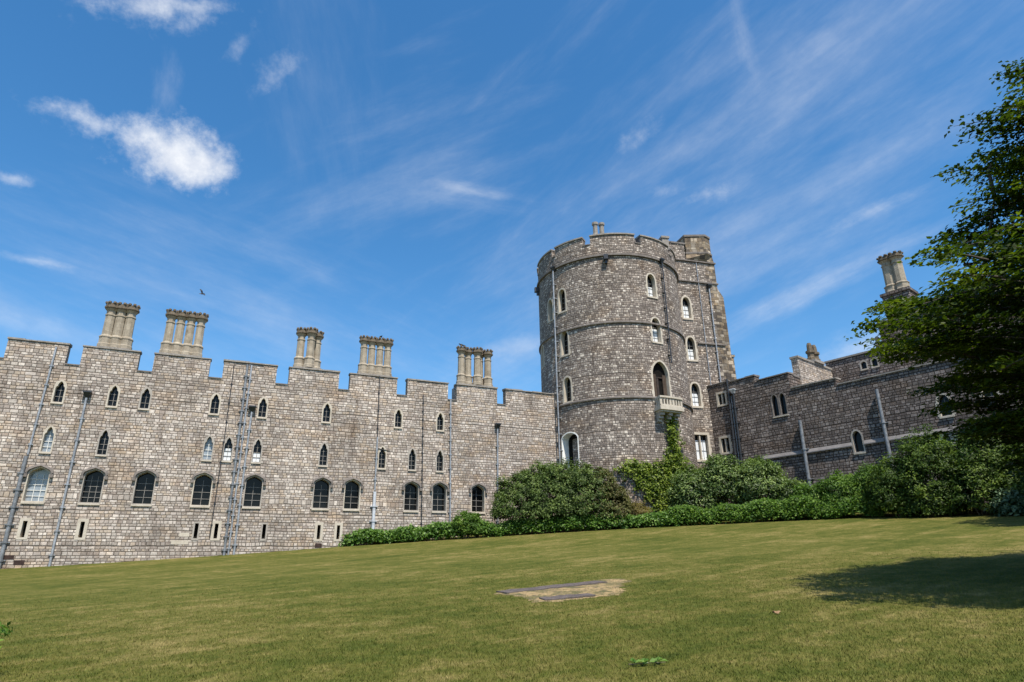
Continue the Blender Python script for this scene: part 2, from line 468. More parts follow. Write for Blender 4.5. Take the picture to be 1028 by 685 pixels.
class MB:
    def __init__(s):
        s.v, s.f, s.uv, s.sm = [], [], [], []

    def add(s, verts, faces, uvs=None, smooth=False):
        o = len(s.v)
        s.v += [tuple(p) for p in verts]
        for k, fc in enumerate(faces):
            s.f.append([o + i for i in fc])
            s.uv.append(uvs[k] if uvs else None)
            s.sm.append(smooth)

    def quad(s, a, b, c, d, uv=None):
        s.add([a, b, c, d], [(0, 1, 2, 3)], [uv] if uv else None)

    def box(s, mp, u0, u1, z0, z1, d0, d1, nseg=1, top_slope=0.0):
        """box in wall coordinates; top_slope lowers the outer top edge"""
        for k in range(nseg):
            a = u0 + (u1 - u0) * k / nseg
            b = u0 + (u1 - u0) * (k + 1) / nseg
            zt = z1 - top_slope
            p = [mp(a, z0, d0), mp(b, z0, d0), mp(b, z0, d1), mp(a, z0, d1),
                 mp(a, z1, d0), mp(b, z1, d0), mp(b, zt, d1), mp(a, zt, d1)]
            fs = [(0, 1, 2, 3), (7, 6, 5, 4), (3, 2, 6, 7), (1, 0, 4, 5)]
            uv = [[(a, d0), (b, d0), (b, d1), (a, d1)], [(a, d1), (b, d1), (b, d0), (a, d0)],
                  [(a, z0), (b, z0), (b, zt), (a, zt)], [(b, z0), (a, z0), (a, z1), (b, z1)]]
            if k == 0:
                fs.append((0, 3, 7, 4))
                uv.append([(d0, z0), (d1, z0), (d1, zt), (d0, z1)])
            if k == nseg - 1:
                fs.append((2, 1, 5, 6))
                uv.append([(d1, z0), (d0, z0), (d0, z1), (d1, zt)])
            s.add(p, fs, uv)

    def ring(s, mp, inner, outer, dfront, dback, dout=0.0):
        n = len(inner)
        for i in range(n):
            j = (i + 1) % n
            a, b, c, d = inner[i], inner[j], outer[j], outer[i]
            s.quad(mp(*d, dfront), mp(*c, dfront), mp(*b, dfront), mp(*a, dfront), [d, c, b, a])
            s.quad(mp(*d, dout), mp(*c, dout), mp(*c, dfront), mp(*d, dfront))
            s.quad(mp(*a, dfront), mp(*b, dfront), mp(*b, dback), mp(*a, dback))

    def poly(s, mp, pts, d):
        s.add([mp(p[0], p[1], d) for p in pts], [list(range(len(pts)))], [list(pts)])

    def tube(s, pts, rad, n=8, caps=True, smooth=True):
        pts = [Vector(p) for p in pts]
        if not hasattr(rad, '__len__'):
            rad = [rad] * len(pts)
        rings = []
        ref = None
        for i, p in enumerate(pts):
            t = (pts[min(i + 1, len(pts) - 1)] - pts[max(i - 1, 0)]).normalized()
            if ref is None:
                ref = t.orthogonal().normalized()
            x = (ref - t * ref.dot(t)).normalized()
            y = t.cross(x)
            ref = x
            rings.append([p + (x * math.cos(2 * math.pi * k / n) + y * math.sin(2 * math.pi * k / n)) * rad[i] for k in range(n)])
        vs_ = [q for r in rings for q in r]
        fs = []
        for i in range(len(pts) - 1):
            for k in range(n):
                k2 = (k + 1) % n
                fs.append((i * n + k, i * n + k2, (i + 1) * n + k2, (i + 1) * n + k))
        s.add(vs_, fs, None, smooth)
        if caps:
            s.add(rings[0][::-1], [list(range(n))])
            s.add(rings[-1], [list(range(n))])

    def lathe(s, c, prof, n=8, rot=0.0, smooth=False):
        c = Vector(c)
        vs_ = []
        for r, z in prof:
            for k in range(n):
                a = rot + 2 * math.pi * k / n
                vs_.append(c + Vector((r * math.cos(a), r * math.sin(a), z)))
        fs = []
        for i in range(len(prof) - 1):
            for k in range(n):
                k2 = (k + 1) % n
                fs.append((i * n + k, i * n + k2, (i + 1) * n + k2, (i + 1) * n + k))
        fs.append(list(range((len(prof) - 1) * n, len(prof) * n)))
        s.add(vs_, fs, None, smooth)

    def build(s, name, mat, parent=None, kind=None):
        me = bpy.data.meshes.new(name)
        org = world_loc(parent) if parent else Vector((0, 0, 0))
        me.from_pydata([(x - org.x, y - org.y, z - org.z) for x, y, z in s.v], [], s.f)
        uvl = me.uv_layers.new(name='UVMap')
        for p in me.polygons:
            u = s.uv[p.index]
            p.use_smooth = s.sm[p.index]
            if u is None:
                nn = p.normal
                if abs(nn.z) > .75:
                    for li in p.loop_indices:
                        co = me.vertices[me.loops[li].vertex_index].co
                        uvl.data[li].uv = (co.x, co.y)
                else:
                    tx = Vector((-nn.y, nn.x, 0)).normalized()
                    for li in p.loop_indices:
                        co = me.vertices[me.loops[li].vertex_index].co
                        uvl.data[li].uv = (co.dot(tx), co.z + org.z)
            else:
                for li, q in zip(p.loop_indices, u):
                    uvl.data[li].uv = (q[0], q[1])
        me.materials.append(mat)
        o = bpy.data.objects.new(name, me)
        COL.objects.link(o)
        if parent:
            o.parent = parent
        if kind:
            o['kind'] = kind
        return o


def planar(ox, oy, az_deg):
    a = R_(az_deg)
    U = (math.sin(a), math.cos(a))
    N = (math.cos(a), -math.sin(a))      # to the right of the direction of travel

    def mp(u, z, d=0.0):
        return (ox + U[0] * u + N[0] * d, oy + U[1] * u + N[1] * d, z)
    return mp


TC = (8.616, 52.90)
TR = 6.16


def mpT(u, z, d=0.0):
    th = u / TR
    return (TC[0] + (TR + d) * math.sin(th), TC[1] - (TR + d) * math.cos(th), z)


def th(deg):
    return R_(deg) * TR


def inside(p, poly):
    x, y = p
    r = False
    j = len(poly) - 1
    for i in range(len(poly)):
        xi, yi = poly[i]
        xj, yj = poly[j]
        if (yi > y) != (yj > y) and x < (xj - xi) * (y - yi) / (yj - yi) + xi:
            r = not r
        j = i
    return r


def subdiv(poly, du):
    out = []
    n = len(poly)
    for i in range(n):
        a, b = poly[i], poly[(i + 1) % n]
        k = max(1, int(abs(b[0] - a[0]) / du)) if du else 1
        for q in range(k):
            out.append((a[0] + (b[0] - a[0]) * q / k, a[1] + (b[1] - a[1]) * q / k))
    return out


def facade(mb, mp, outline, holes, thick, du=None, back=True):
    def tri(holes_, d):
        vs_, es = [], []
        for poly in [outline] + holes_:
            o = len(vs_)
            vs_ += [Vector(p) for p in poly]
            es += [(o + i, o + (i + 1) % len(poly)) for i in range(len(poly))]
        if du:
            us = [p[0] for p in outline]
            zs = [p[1] for p in outline]
            k = int((max(us) - min(us)) / du)
            for q in range(1, k):
                uu = min(us) + (max(us) - min(us)) * q / k + 0.00137
                o = len(vs_)
                vs_ += [Vector((uu, min(zs) - .1)), Vector((uu, max(zs) + .1))]
                es.append((o, o + 1))
        r = delaunay_2d_cdt(vs_, es, [], 0, 1e-5)
        V2, F2 = r[0], r[2]
        keep = []
        for fc in F2:
            c = (sum(V2[i].x for i in fc) / len(fc), sum(V2[i].y for i in fc) / len(fc))
            if inside(c, outline) and not any(inside(c, h) for h in holes_):
                keep.append(list(fc))
        mb.add([mp(p.x, p.y, d) for p in V2], keep, [[(V2[i].x, V2[i].y) for i in fc] for fc in keep])
    tri(holes, 0.0)
    if back:
        tri([], -thick)
    ol = subdiv(outline, du)
    for i in range(len(ol)):
        a, b = ol[i], ol[(i + 1) % len(ol)]
        if abs(a[1] - b[1]) < 1e-6:
            uv = [(a[0], 0), (b[0], 0), (b[0], -thick), (a[0], -thick)]
        else:
            uv = [(0, a[1]), (0, b[1]), (-thick, b[1]), (-thick, a[1])]
        mb.quad(mp(*a, 0), mp(*b, 0), mp(*b, -thick), mp(*a, -thick), uv)


def shape(kind, w, h):
    if kind == 'rect':
        p = [(-w / 2, 0), (w / 2, 0), (w / 2, h), (-w / 2, h)]
        return p
    if kind == 'lancet':      # cusped small light
        q = [(1, 0), (1, .66), (.88, .73), (.62, .765), (.60, .83), (.46, .90), (.22, .955)]
    elif kind == 'tudor':
        q = [(1, 0), (1, .77), (.97, .835), (.86, .885), (.50, .945), (.25, .975)]
    elif kind == 'segment':
        q = [(1, 0), (1, .88), (.86, .93), (.60, .97), (.32, .993)]
    elif kind == 'pointed':
        q = [(1, 0), (1, .70), (.94, .78), (.80, .86), (.56, .93), (.28, .98)]
    elif kind == 'round':
        q = [(1, 0), (1, .68), (.96, .77), (.85, .86), (.64, .94), (.34, .985)]
    right = [(x * w / 2, y * h) for x, y in q]
    left = [(-x, y) for x, y in right[::-1]]
    return right + [(0, h)] + left


def outline_kind(kind):
    return 'pointed' if kind == 'lancet' else kind


def resample_outer(kind, w, h, t, tb):
    """the dressing's outer edge, same number of points as the opening"""
    if kind == 'lancet':
        q = [(1, 0), (1, .66), (1.0, .73), (.96, .80), (.84, .86), (.62, .92), (.32, .97)]
        H, Wd = h + t + tb, w + 2 * t
        right = [(x * Wd / 2, y * H - tb) for x, y in q]
        return right + [(0, H - tb)] + [(-x, y) for x, y in right[::-1]]
    return [(x, y - tb) for x, y in shape(kind, w + 2 * t, h + t + tb)]


def sh(pts, u, z):
    return [(p[0] + u, p[1] + z) for p in pts]


class WindowSpec:
    def __init__(s, u, z, w, h, kind, t=.12, tb=.12, depth=.28, dress='dress', pane='glass', bars=(1, 2), bar_mat='bars', hood=False,
                 lights=1, blind=0.0, sill=True, proud=.02):
        s.__dict__.update(locals())
        del s.__dict__['s']

    def hole(s):
        return sh(resample_outer(s.kind, s.w, s.h, s.t * .5, s.tb * .5), s.u, s.z)

    def make(s, mp, parent, nseg=1):
        inner = sh(shape(s.kind, s.w, s.h), s.u, s.z)
        outer = sh(resample_outer(s.kind, s.w, s.h, s.t, s.tb), s.u, s.z)
        mb = MB()
        mb.ring(mp, inner, outer, s.proud, -s.depth, -.03)
        # alternating quoin blocks down both jambs
        if s.h > 1.0 and s.t > .1:
            k = max(3, int(s.h / .42))
            for side in (-1, 1):
                for q in range(k):
                    if q % 2 == 0:
                        za = s.z + s.h * .66 * q / k
                        zb = s.z + s.h * .66 * (q + 1) / k
                        ue = s.u + side * (s.w / 2 + s.t)
                        mb.box(mp, min(ue, ue + side * .07), max(ue, ue + side * .07), za, zb, -.03, s.proud - .004)
        if s.lights == 2:
            mb.box(mp, s.u - .05, s.u + .05, s.z, s.z + s.h * (.98 if s.kind == 'rect' else .9), -s.depth, -.04)
        win = mb.build('window', M[s.dress], parent)
        p = MB()
        p.poly(mp, inner, -s.depth + .004)
        p.build('pane', M[s.pane], win)
        if s.blind > 0:
            b = MB()
            b.box(mp, s.u - s.w * .44, s.u + s.w * .44, s.z + .05, s.z + s.h * s.blind, -s.depth + .012, -s.depth + .02)
            b.build('blind', M['blind'], win)
        nx, nz = s.bars
        if nx or nz:
            b = MB()
            top = s.z + s.h * (.98 if s.kind == 'rect' else .78)
            for k in range(1, nx + 1):
                uu = s.u - s.w / 2 + s.w * k / (nx + 1)
                if s.lights == 2 and abs(uu - s.u) < .05:
                    continue
                b.box(mp, uu - .014, uu + .014, s.z, top + s.h * .05, -s.depth + .022, -s.depth + .05)
            for k in range(1, nz + 1):
                zz = s.z + (top - s.z) * k / (nz + 0.6)
                b.box(mp, s.u - s.w / 2 + .006, s.u + s.w / 2 - .006, zz - .014, zz + .014, -s.depth + .024, -s.depth + .053)
            b.build('glazing_bars', M[s.bar_mat], win)
        if s.sill:
            b = MB()
            b.box(mp, s.u - s.w / 2 - s.t * .9, s.u + s.w / 2 + s.t * .9, s.z - s.tb - .02, s.z - .004, -s.depth + .03, .07, 1, .05)
            b.build('sill', M['dress'], win)
        if s.hood:
            o1 = resample_outer(s.kind, s.w, s.h, s.t + .015, 0)
            o2 = resample_outer(s.kind, s.w, s.h, s.t + .125, 0)
            a = [q for q in sh(o1, s.u, s.z) if q[1] > s.z + s.h * .62]
            c = [q for q in sh(o2, s.u, s.z) if q[1] > s.z + s.h * .62]
            b = MB()
            for i in range(len(a) - 1):
                f0, f1 = -.02, .15
                b.quad(mp(*a[i], f1), mp(*a[i + 1], f1), mp(*c[i + 1], f1 - .03), mp(*c[i], f1 - .03))
                b.quad(mp(*a[i], f0), mp(*a[i + 1], f0), mp(*a[i + 1], f1), mp(*a[i], f1))
                b.quad(mp(*c[i], f0), mp(*c[i + 1], f0), mp(*c[i + 1], f1 - .03), mp(*c[i], f1 - .03))
            for e in (a[0], a[-1]):
                side = 1 if e[0] > s.u else -1
                b.box(mp, e[0] + side * .05 - .085, e[0] + side * .05 + .085, e[1] - .19, e[1] - .002, -.02, .17)
            b.build('hood_mould', M['mould'], win)
        return win


def drainpipe(parent, mp, pts, r, mat, off=.11, hopper=False, name='drainpipe', hmat=None, bracket=1.25):
    mb = MB()
    P3 = [mp(u, z, off) for u, z in pts]
    mb.tube(P3, r, 10)
    L = abs(pts[0][1] - pts[-1][1])
    k = int(L / bracket)
    for q in range(1, k + 1):
        f = q / (k + .5)
        # point at fraction f along the polyline in z
        zt = pts[0][1] + (pts[-1][1] - pts[0][1]) * f
        uu = pts[0][0]
        for (a, b) in zip(pts[:-1], pts[1:]):
            if (a[1] - zt) * (b[1] - zt) <= 0 and a[1] != b[1]:
                uu = a[0] + (b[0] - a[0]) * (a[1] - zt) / (a[1] - b[1])
        mb.lathe(mp(uu, zt - .05, off), [(r * 1.35, 0), (r * 1.35, .10)], 10)
        mb.box(mp, uu - r * 2.2, uu + r * 2.2, zt - .03, zt + .03, -.01, off * .7)
    o = mb.build(name, mat, parent)
    if hopper:
        u, z = pts[0]
        h = MB()
        c0, c1 = .09, .20
        h.add([mp(u - c0, z, .02), mp(u + c0, z, .02), mp(u + c0, z, .2), mp(u - c0, z, .2),
               mp(u - c1, z + .28, .0), mp(u + c1, z + .28, .0), mp(u + c1, z + .28, .34), mp(u - c1, z + .28, .34)],
              [(0, 1, 2, 3), (7, 6, 5, 4), (0, 4, 5, 1), (1, 5, 6, 2), (2, 6, 7, 3), (3, 7, 4, 0)])
        h.box(mp, u - c1 - .02, u + c1 + .02, z + .28, z + .36, -.005, .36)
        h.build('hopper', hmat or mat, o)
    return o


def flue(parent, c, zb, zt, s=1.0, rot=R_(22.5)):
    h = zt - zb
    mb = MB()
    mb.lathe((c[0], c[1], zb), [(.40 * s, 0), (.40 * s, .22), (.36 * s, .27), (.36 * s, .62), (.39 * s, .66), (.39 * s, .72), (.28 * s, .84),
                                (.265 * s, h - .95), (.30 * s, h - .92), (.30 * s, h - .86), (.255 * s, h - .83), (.255 * s, h - .62),
                                (.36 * s, h - .48)], 8, rot)
    o = mb.build('flue', M['flue'], parent)
    cp = MB()
    cp.lathe((c[0], c[1], zb), [(.36 * s, h - .479), (.42 * s, h - .42), (.42 * s, h - .33), (.37 * s, h - .30), (.37 * s, h - .13), (.20 * s, h - .13), (.20 * s, h - .30)], 8, rot)
    for k in range(8):
        a = rot + 2 * math.pi * (k + .0) / 8
        x, y = c[0] + .335 * s * math.cos(a), c[1] + .335 * s * math.sin(a)
        cp.lathe((x, y, zb + h - .132), [(.095 * s, 0), (.095 * s, .10), (.05 * s, .135)], 6, a)
    cp.build('flue_cap', M['flue_cap'], parent)
    return o


# ------------------------------------------------------------------ ground
GC = (0.02159438, 0.05670634, 0.00045095, 0.00053905, 0.00075563)


def gz(x, y):
    x = np.clip(x, -32, 38)
    y = np.clip(y, -8, 56)
    return GC[0] * x + GC[1] * y + GC[2] * x * x + GC[3] * x * y + GC[4] * y * y


def make_ground():
    xs = np.concatenate([[-900, -300, -120, -60], np.arange(-40, 46.01, 1.0), [60, 120, 300, 900]])
    ys = np.concatenate([[-900, -300, -100, -40, -20], np.arange(-8, 62.01, 1.0), [80, 120, 300, 900]])
    X, Y = np.meshgrid(xs, ys)
    Z = gz(X, Y)
    nx, ny = len(xs), len(ys)
    mb = MB()
    mb.add(list(zip(X.ravel(), Y.ravel(), Z.ravel())),
           [(j * nx + i, j * nx + i + 1, (j + 1) * nx + i + 1, (j + 1) * nx + i) for j in range(ny - 1) for i in range(nx - 1)], None, True)
    return mb.build('lawn', M['lawn'], None, 'structure')


make_ground()


def quick_mesh(name, V, F, mat, parent=None, tint=None, org=None):
    """numpy triangles -> one mesh"""
    me = bpy.data.meshes.new(name)
    if parent is not None:
        V = V - np.array(world_loc(parent))
    me.vertices.add(len(V))
    me.vertices.foreach_set('co', np.ascontiguousarray(V, dtype=np.float32).ravel())
    nf, k = F.shape
    me.loops.add(nf * k)
    me.loops.foreach_set('vertex_index', np.ascontiguousarray(F, dtype=np.int32).ravel())
    me.polygons.add(nf)
    me.polygons.foreach_set('loop_start', np.arange(0, nf * k, k, dtype=np.int32))
    me.update(calc_edges=True)
    if tint is not None:
        a = me.attributes.new('tint', 'FLOAT', 'POINT')
        a.data.foreach_set('value', np.ascontiguousarray(tint, dtype=np.float32))
    me.materials.append(mat)
    o = bpy.data.objects.new(name, me)
    COL.objects.link(o)
    if parent is not None:
        o.parent = parent
    return o


def unit(a):
    return a / np.maximum(np.linalg.norm(a, axis=1, keepdims=True), 1e-9)


def leaf_arrays(P, Nrm, size, tint, aspect=.55, fold=.18, droop=.3):
    """one folded four-point leaf per position"""
    n = len(P)
    Nrm = unit(Nrm)
    rnd = rng.normal(size=(n, 3))
    rnd[:, 2] -= droop
    A = unit(rnd - Nrm * np.sum(rnd * Nrm, 1, keepdims=True))
    B = np.cross(Nrm, A)
    L = (size * rng.uniform(.65, 1.3, n))[:, None]
    b0 = P - A * L * .5
    tip = P + A * L * .5
    l_ = P + B * L * aspect * .5 + Nrm * L * fold - A * L * .06
    r_ = P - B * L * aspect * .5 + Nrm * L * fold - A * L * .06
    V = np.stack([b0, r_, tip, l_], 1).reshape(-1, 3)
    i = np.arange(n)[:, None] * 4
    F = np.concatenate([i + np.array([[0, 1, 2]]), i + np.array([[0, 2, 3]])], 0)
    return V, F, np.repeat(tint, 4)


def foliage(name, P, Nrm, size, tint, mat, parent, aspect=.55, fold=.18, droop=.3):
    V, F, t = leaf_arrays(P, Nrm, size, np.clip(tint, 0, 1), aspect, fold, droop)
    return quick_mesh(name, V, F, mat, parent, t)


# ------------------------------------------------------------------ LEFT RANGE
_n = (-math.cos(R_(66.2554)), math.sin(R_(66.2554)))
mpL = planar(_n[0] * 44.0, _n[1] * 44.0, 66.2554)


def back(mp, off):
    return lambda u, z, d=0.0: mp(u, z, d - off)


def coping_run(mb, mp, u0, u1, z0, z1, d0, d1, slope, length=.85):
    n = max(1, int(round((u1 - u0) / length)))
    cuts = [u0] + [u0 + (u1 - u0) * (k + random.uniform(-.18, .18)) / n for k in range(1, n)] + [u1]
    for a, b in zip(cuts[:-1], cuts[1:]):
        mb.box(mp, a + .004, b - .004, z0, z1 + random.uniform(-.03, .02), d0 + random.uniform(0, .02), d1 + random.uniform(-.025, .015), 1, slope + random.uniform(-.01, .02))


def build_left_range():
    root = empty('castle_range', (*mpL(4, 3.0, 0)[:2], 3.0),
                 'long pale battlemented range with clustered chimneys, left of the round tower', 'castle building')
    TOP, CR = 14.95, 13.72
    merl = [(-16.6, -13.5), (-12.79, -9.78), (-9.03, -6.02), (-5.19, -1.99), (-1.18, 2.1), (2.9, 6.2), (6.96, 10.29), (11.06, 14.12), (14.8, 18.04), (18.76, 23.55)]
    u0, u1 = -24.0, 23.55
    ol = [(u0, 0.5), (u1, 0.5)]
    for k, (a, b) in enumerate(merl[::-1]):
        if k == 0:
            ol += [(b, TOP), (a, TOP), (a, CR)]
        else:
            ol += [(b, CR), (b, TOP), (a, TOP), (a, CR)]
    ol += [(u0, CR)]
    W_ = []
    for u in (-9.72, -6.97, -5.26, -1.35, 1.5, 5.57, 10.5, 13.58):
        W_.append(WindowSpec(u, 11.43, .46, 1.26, 'lancet', t=.085, tb=.10, dress='dress' if random.random() < .6 else 'dress_grey', bars=(1, 2)))
    mids = [(-9.73, 'glass_pale', 0), (-6.99, 'glass', 0), (-1.37, 'glass_pale', 0), (-.24, 'glass', .55), (1.48, 'glass', .42), (5.6, 'glass', 0), (9.5, 'glass', 0),
            (11.61, 'glass', 0), (13.62, 'glass', 0)]
    for u, pn, bl in mids:
        W_.append(WindowSpec(u, 8.52, .46, 1.45, 'lancet', t=.07, tb=.10, dress='dress' if u in (-9.73, 9.5) else 'dress_grey', pane=pn, bars=(1, 3),
                             bar_mat='whitebars' if pn == 'glass_pale' else 'bars', blind=bl))
    for k, u in enumerate((-9.77, -7.1, -4.47, -1.37, 1.53, 5.67, 7.64, 11.65, 13.64, 16.52)):
        W_.append(WindowSpec(u, 5.78, .95, 1.84, 'tudor', t=.07, tb=.13, depth=.42, dress='dress' if k % 3 == 0 else 'dress_grey',
                             pane='glass_pale' if k == 0 else 'glass', bars=(2, 4) if k in (0, 1) else (1, 3), bar_mat='whitebars' if k == 0 else 'bars', hood=True))
    slits = [(-9.89, 1), (-7.2, 1), (-1.38, 0), (-.29, 1), (2.42, 0), (5.7, 1), (6.92, 1), (13.5, 0)]
    for u, pal in slits:
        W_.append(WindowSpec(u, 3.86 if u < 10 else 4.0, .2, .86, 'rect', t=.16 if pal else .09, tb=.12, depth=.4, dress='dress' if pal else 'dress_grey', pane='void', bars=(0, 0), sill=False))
    mb = MB()
    facade(mb, mpL, ol, [w.hole() for w in W_], .55)
    mb.build('wall', M['pale'], root)
    for w in W_:
        w.make(mpL, root)
    # copings
    for a, b in merl:
        c = MB()
        coping_run(c, mpL, a - .05, min(b + .05, 23.5), TOP + .002, TOP + .17, -.61, .07, .07)
        c.build('coping', M['coping'], root)
    for (a, b), (c_, d) in zip(merl[:-1], merl[1:]):
        c = MB()
        c.box(mpL, b + .002, c_ - .002, CR + .002, CR + .12, -.58, .05, 1, .05)
        c.build('coping', M['coping_dark'], root)
    r = MB()
    r.box(mpL, u0, 23.0, 12.6, 12.9, -9.5, -.56)
    r.box(mpL, u0, 23.0, .5, 12.598, -9.5, -9.0)
    r.build('roof', M['leadroof'], root)
    # chimney stacks
    def stack(cu, half, spots, zt=18.4):
        st = MB()
        zb = TOP + .05
        st.box(mpL, cu - half - .18, cu + half + .18, 12.95, zb + .12, -1.9, -.64)
        st.box(mpL, cu - half - .08, cu + half + .08, zb + .122, zb + .32, -1.8, -.70, 1)
        s = st.build('chimney_stack', M['coping'], root)
        for (du, dd, sc) in spots:
            p = mpL(cu + du, 0, -1.22 + dd)
            flue(s, (p[0], p[1]), zb + .322, zt, sc, R_(22.5 - 66))
    stack(-7.62, .80, [(-.56, .1, 1.05), (0, .1, 1.05), (.56, .1, 1.05), (-.28, -.42, 1.0), (.28, -.42, 1.0)])
    stack(-3.85, 1.15, [(-.9, .1, .98), (-.3, .1, .98), (.3, .1, .98), (.9, .1, .98)])
    stack(4.15, .85, [(-.60, .0, 1.0), (.05, .26, 1.0), (.55, -.30, 1.0)], 18.3)
    stack(8.85, 1.15, [(-.88, .1, .95), (-.3, .1, .95), (.3, .1, .95), (.88, .1, .95)], 18.25)
    stack(16.62, 1.40, [(-1.12, .15, .98), (-.5, -.05, .95), (.18, .25, 1.02), (.6, -.35, .95), (1.12, .05, 1.0)], 18.4)
    # drainpipes
    drainpipe(root, mpL, [(-10.37, 14.72), (-10.50, 8.3)], .055, M['lead'], .1)
    drainpipe(root, mpL, [(-10.55, 8.2), (-10.57, 2.2)], .10, M['bluelead'], .13, bracket=.9)
    drainpipe(root, mpL, [(-8.3, 11.8), (-8.33, 2.3)], .065, M['lead'], .12, True, hmat=M['iron'])
    drainpipe(root, mpL, [(.25, 14.81), (.32, 2.8)], .075, M['bluelead'], .12, bracket=.8)
    drainpipe(root, mpL, [(.50, 14.81), (.55, 2.8)], .055, M['lead'], .11, bracket=1.0)
    drainpipe(root, mpL, [(.86, 11.7), (.84, 9.2), (.86, 2.9)], .065, M['lead'], .12, True, hmat=M['iron'])
    drainpipe(root, mpL, [(-.56, 14.7), (-.54, 10.2), (-.58, 4.0)], .028, M['iron'], .05)
    drainpipe(root, mpL, [(8.99, 15.0), (9.08, 10.6)], .03, M['iron'], .06)
    drainpipe(root, mpL, [(9.08, 10.6), (9.1, 7.0)], .055, M['lead'], .10)
    drainpipe(root, mpL, [(9.1, 6.9), (9.12, 3.6)], .11, M['whitelead'], .14, bracket=.9)
    drainpipe(root, mpL, [(9.1, 9.85), (9.55, 9.75), (10.0, 9.78)], .022, M['iron'], .05)
    drainpipe(root, mpL, [(12.24, 13.9), (12.41, 4.6)], .03, M['iron'], .06, bracket=.6)
    drainpipe(root, mpL, [(14.31, 13.7), (14.44, 4.2)], .055, M['lead'], .11, bracket=1.0)
    drainpipe(root, mpL, [(18.02, 11.85), (17.99, 4.5)], .06, M['lead'], .11, True, hmat=M['iron'])
    # small rusty vents and white patch stones low on the wall
    for u, z, w, h in ((5.75, 3.34, .42, .26), (-10.25, 2.72, .45, .22), (-9.75, 2.44, .48, .24)):
        v = MB()
        v.box(mpL, u - w / 2, u + w / 2, z, z + h, -.1, .012)
        v.build('vent', M['rust'], root)
    v = MB()
    v.box(mpL, -2.25, -1.72, 3.95, 4.17, -.05, .012)
    v.box(mpL, -2.62, -1.70, 3.52, 3.74, -.05, .012)
    v.build('patch_stone', M['dress'], root)


build_left_range()


# ------------------------------------------------------------------ TOWER
mpF = planar(14.47, 52.30, 74.5)


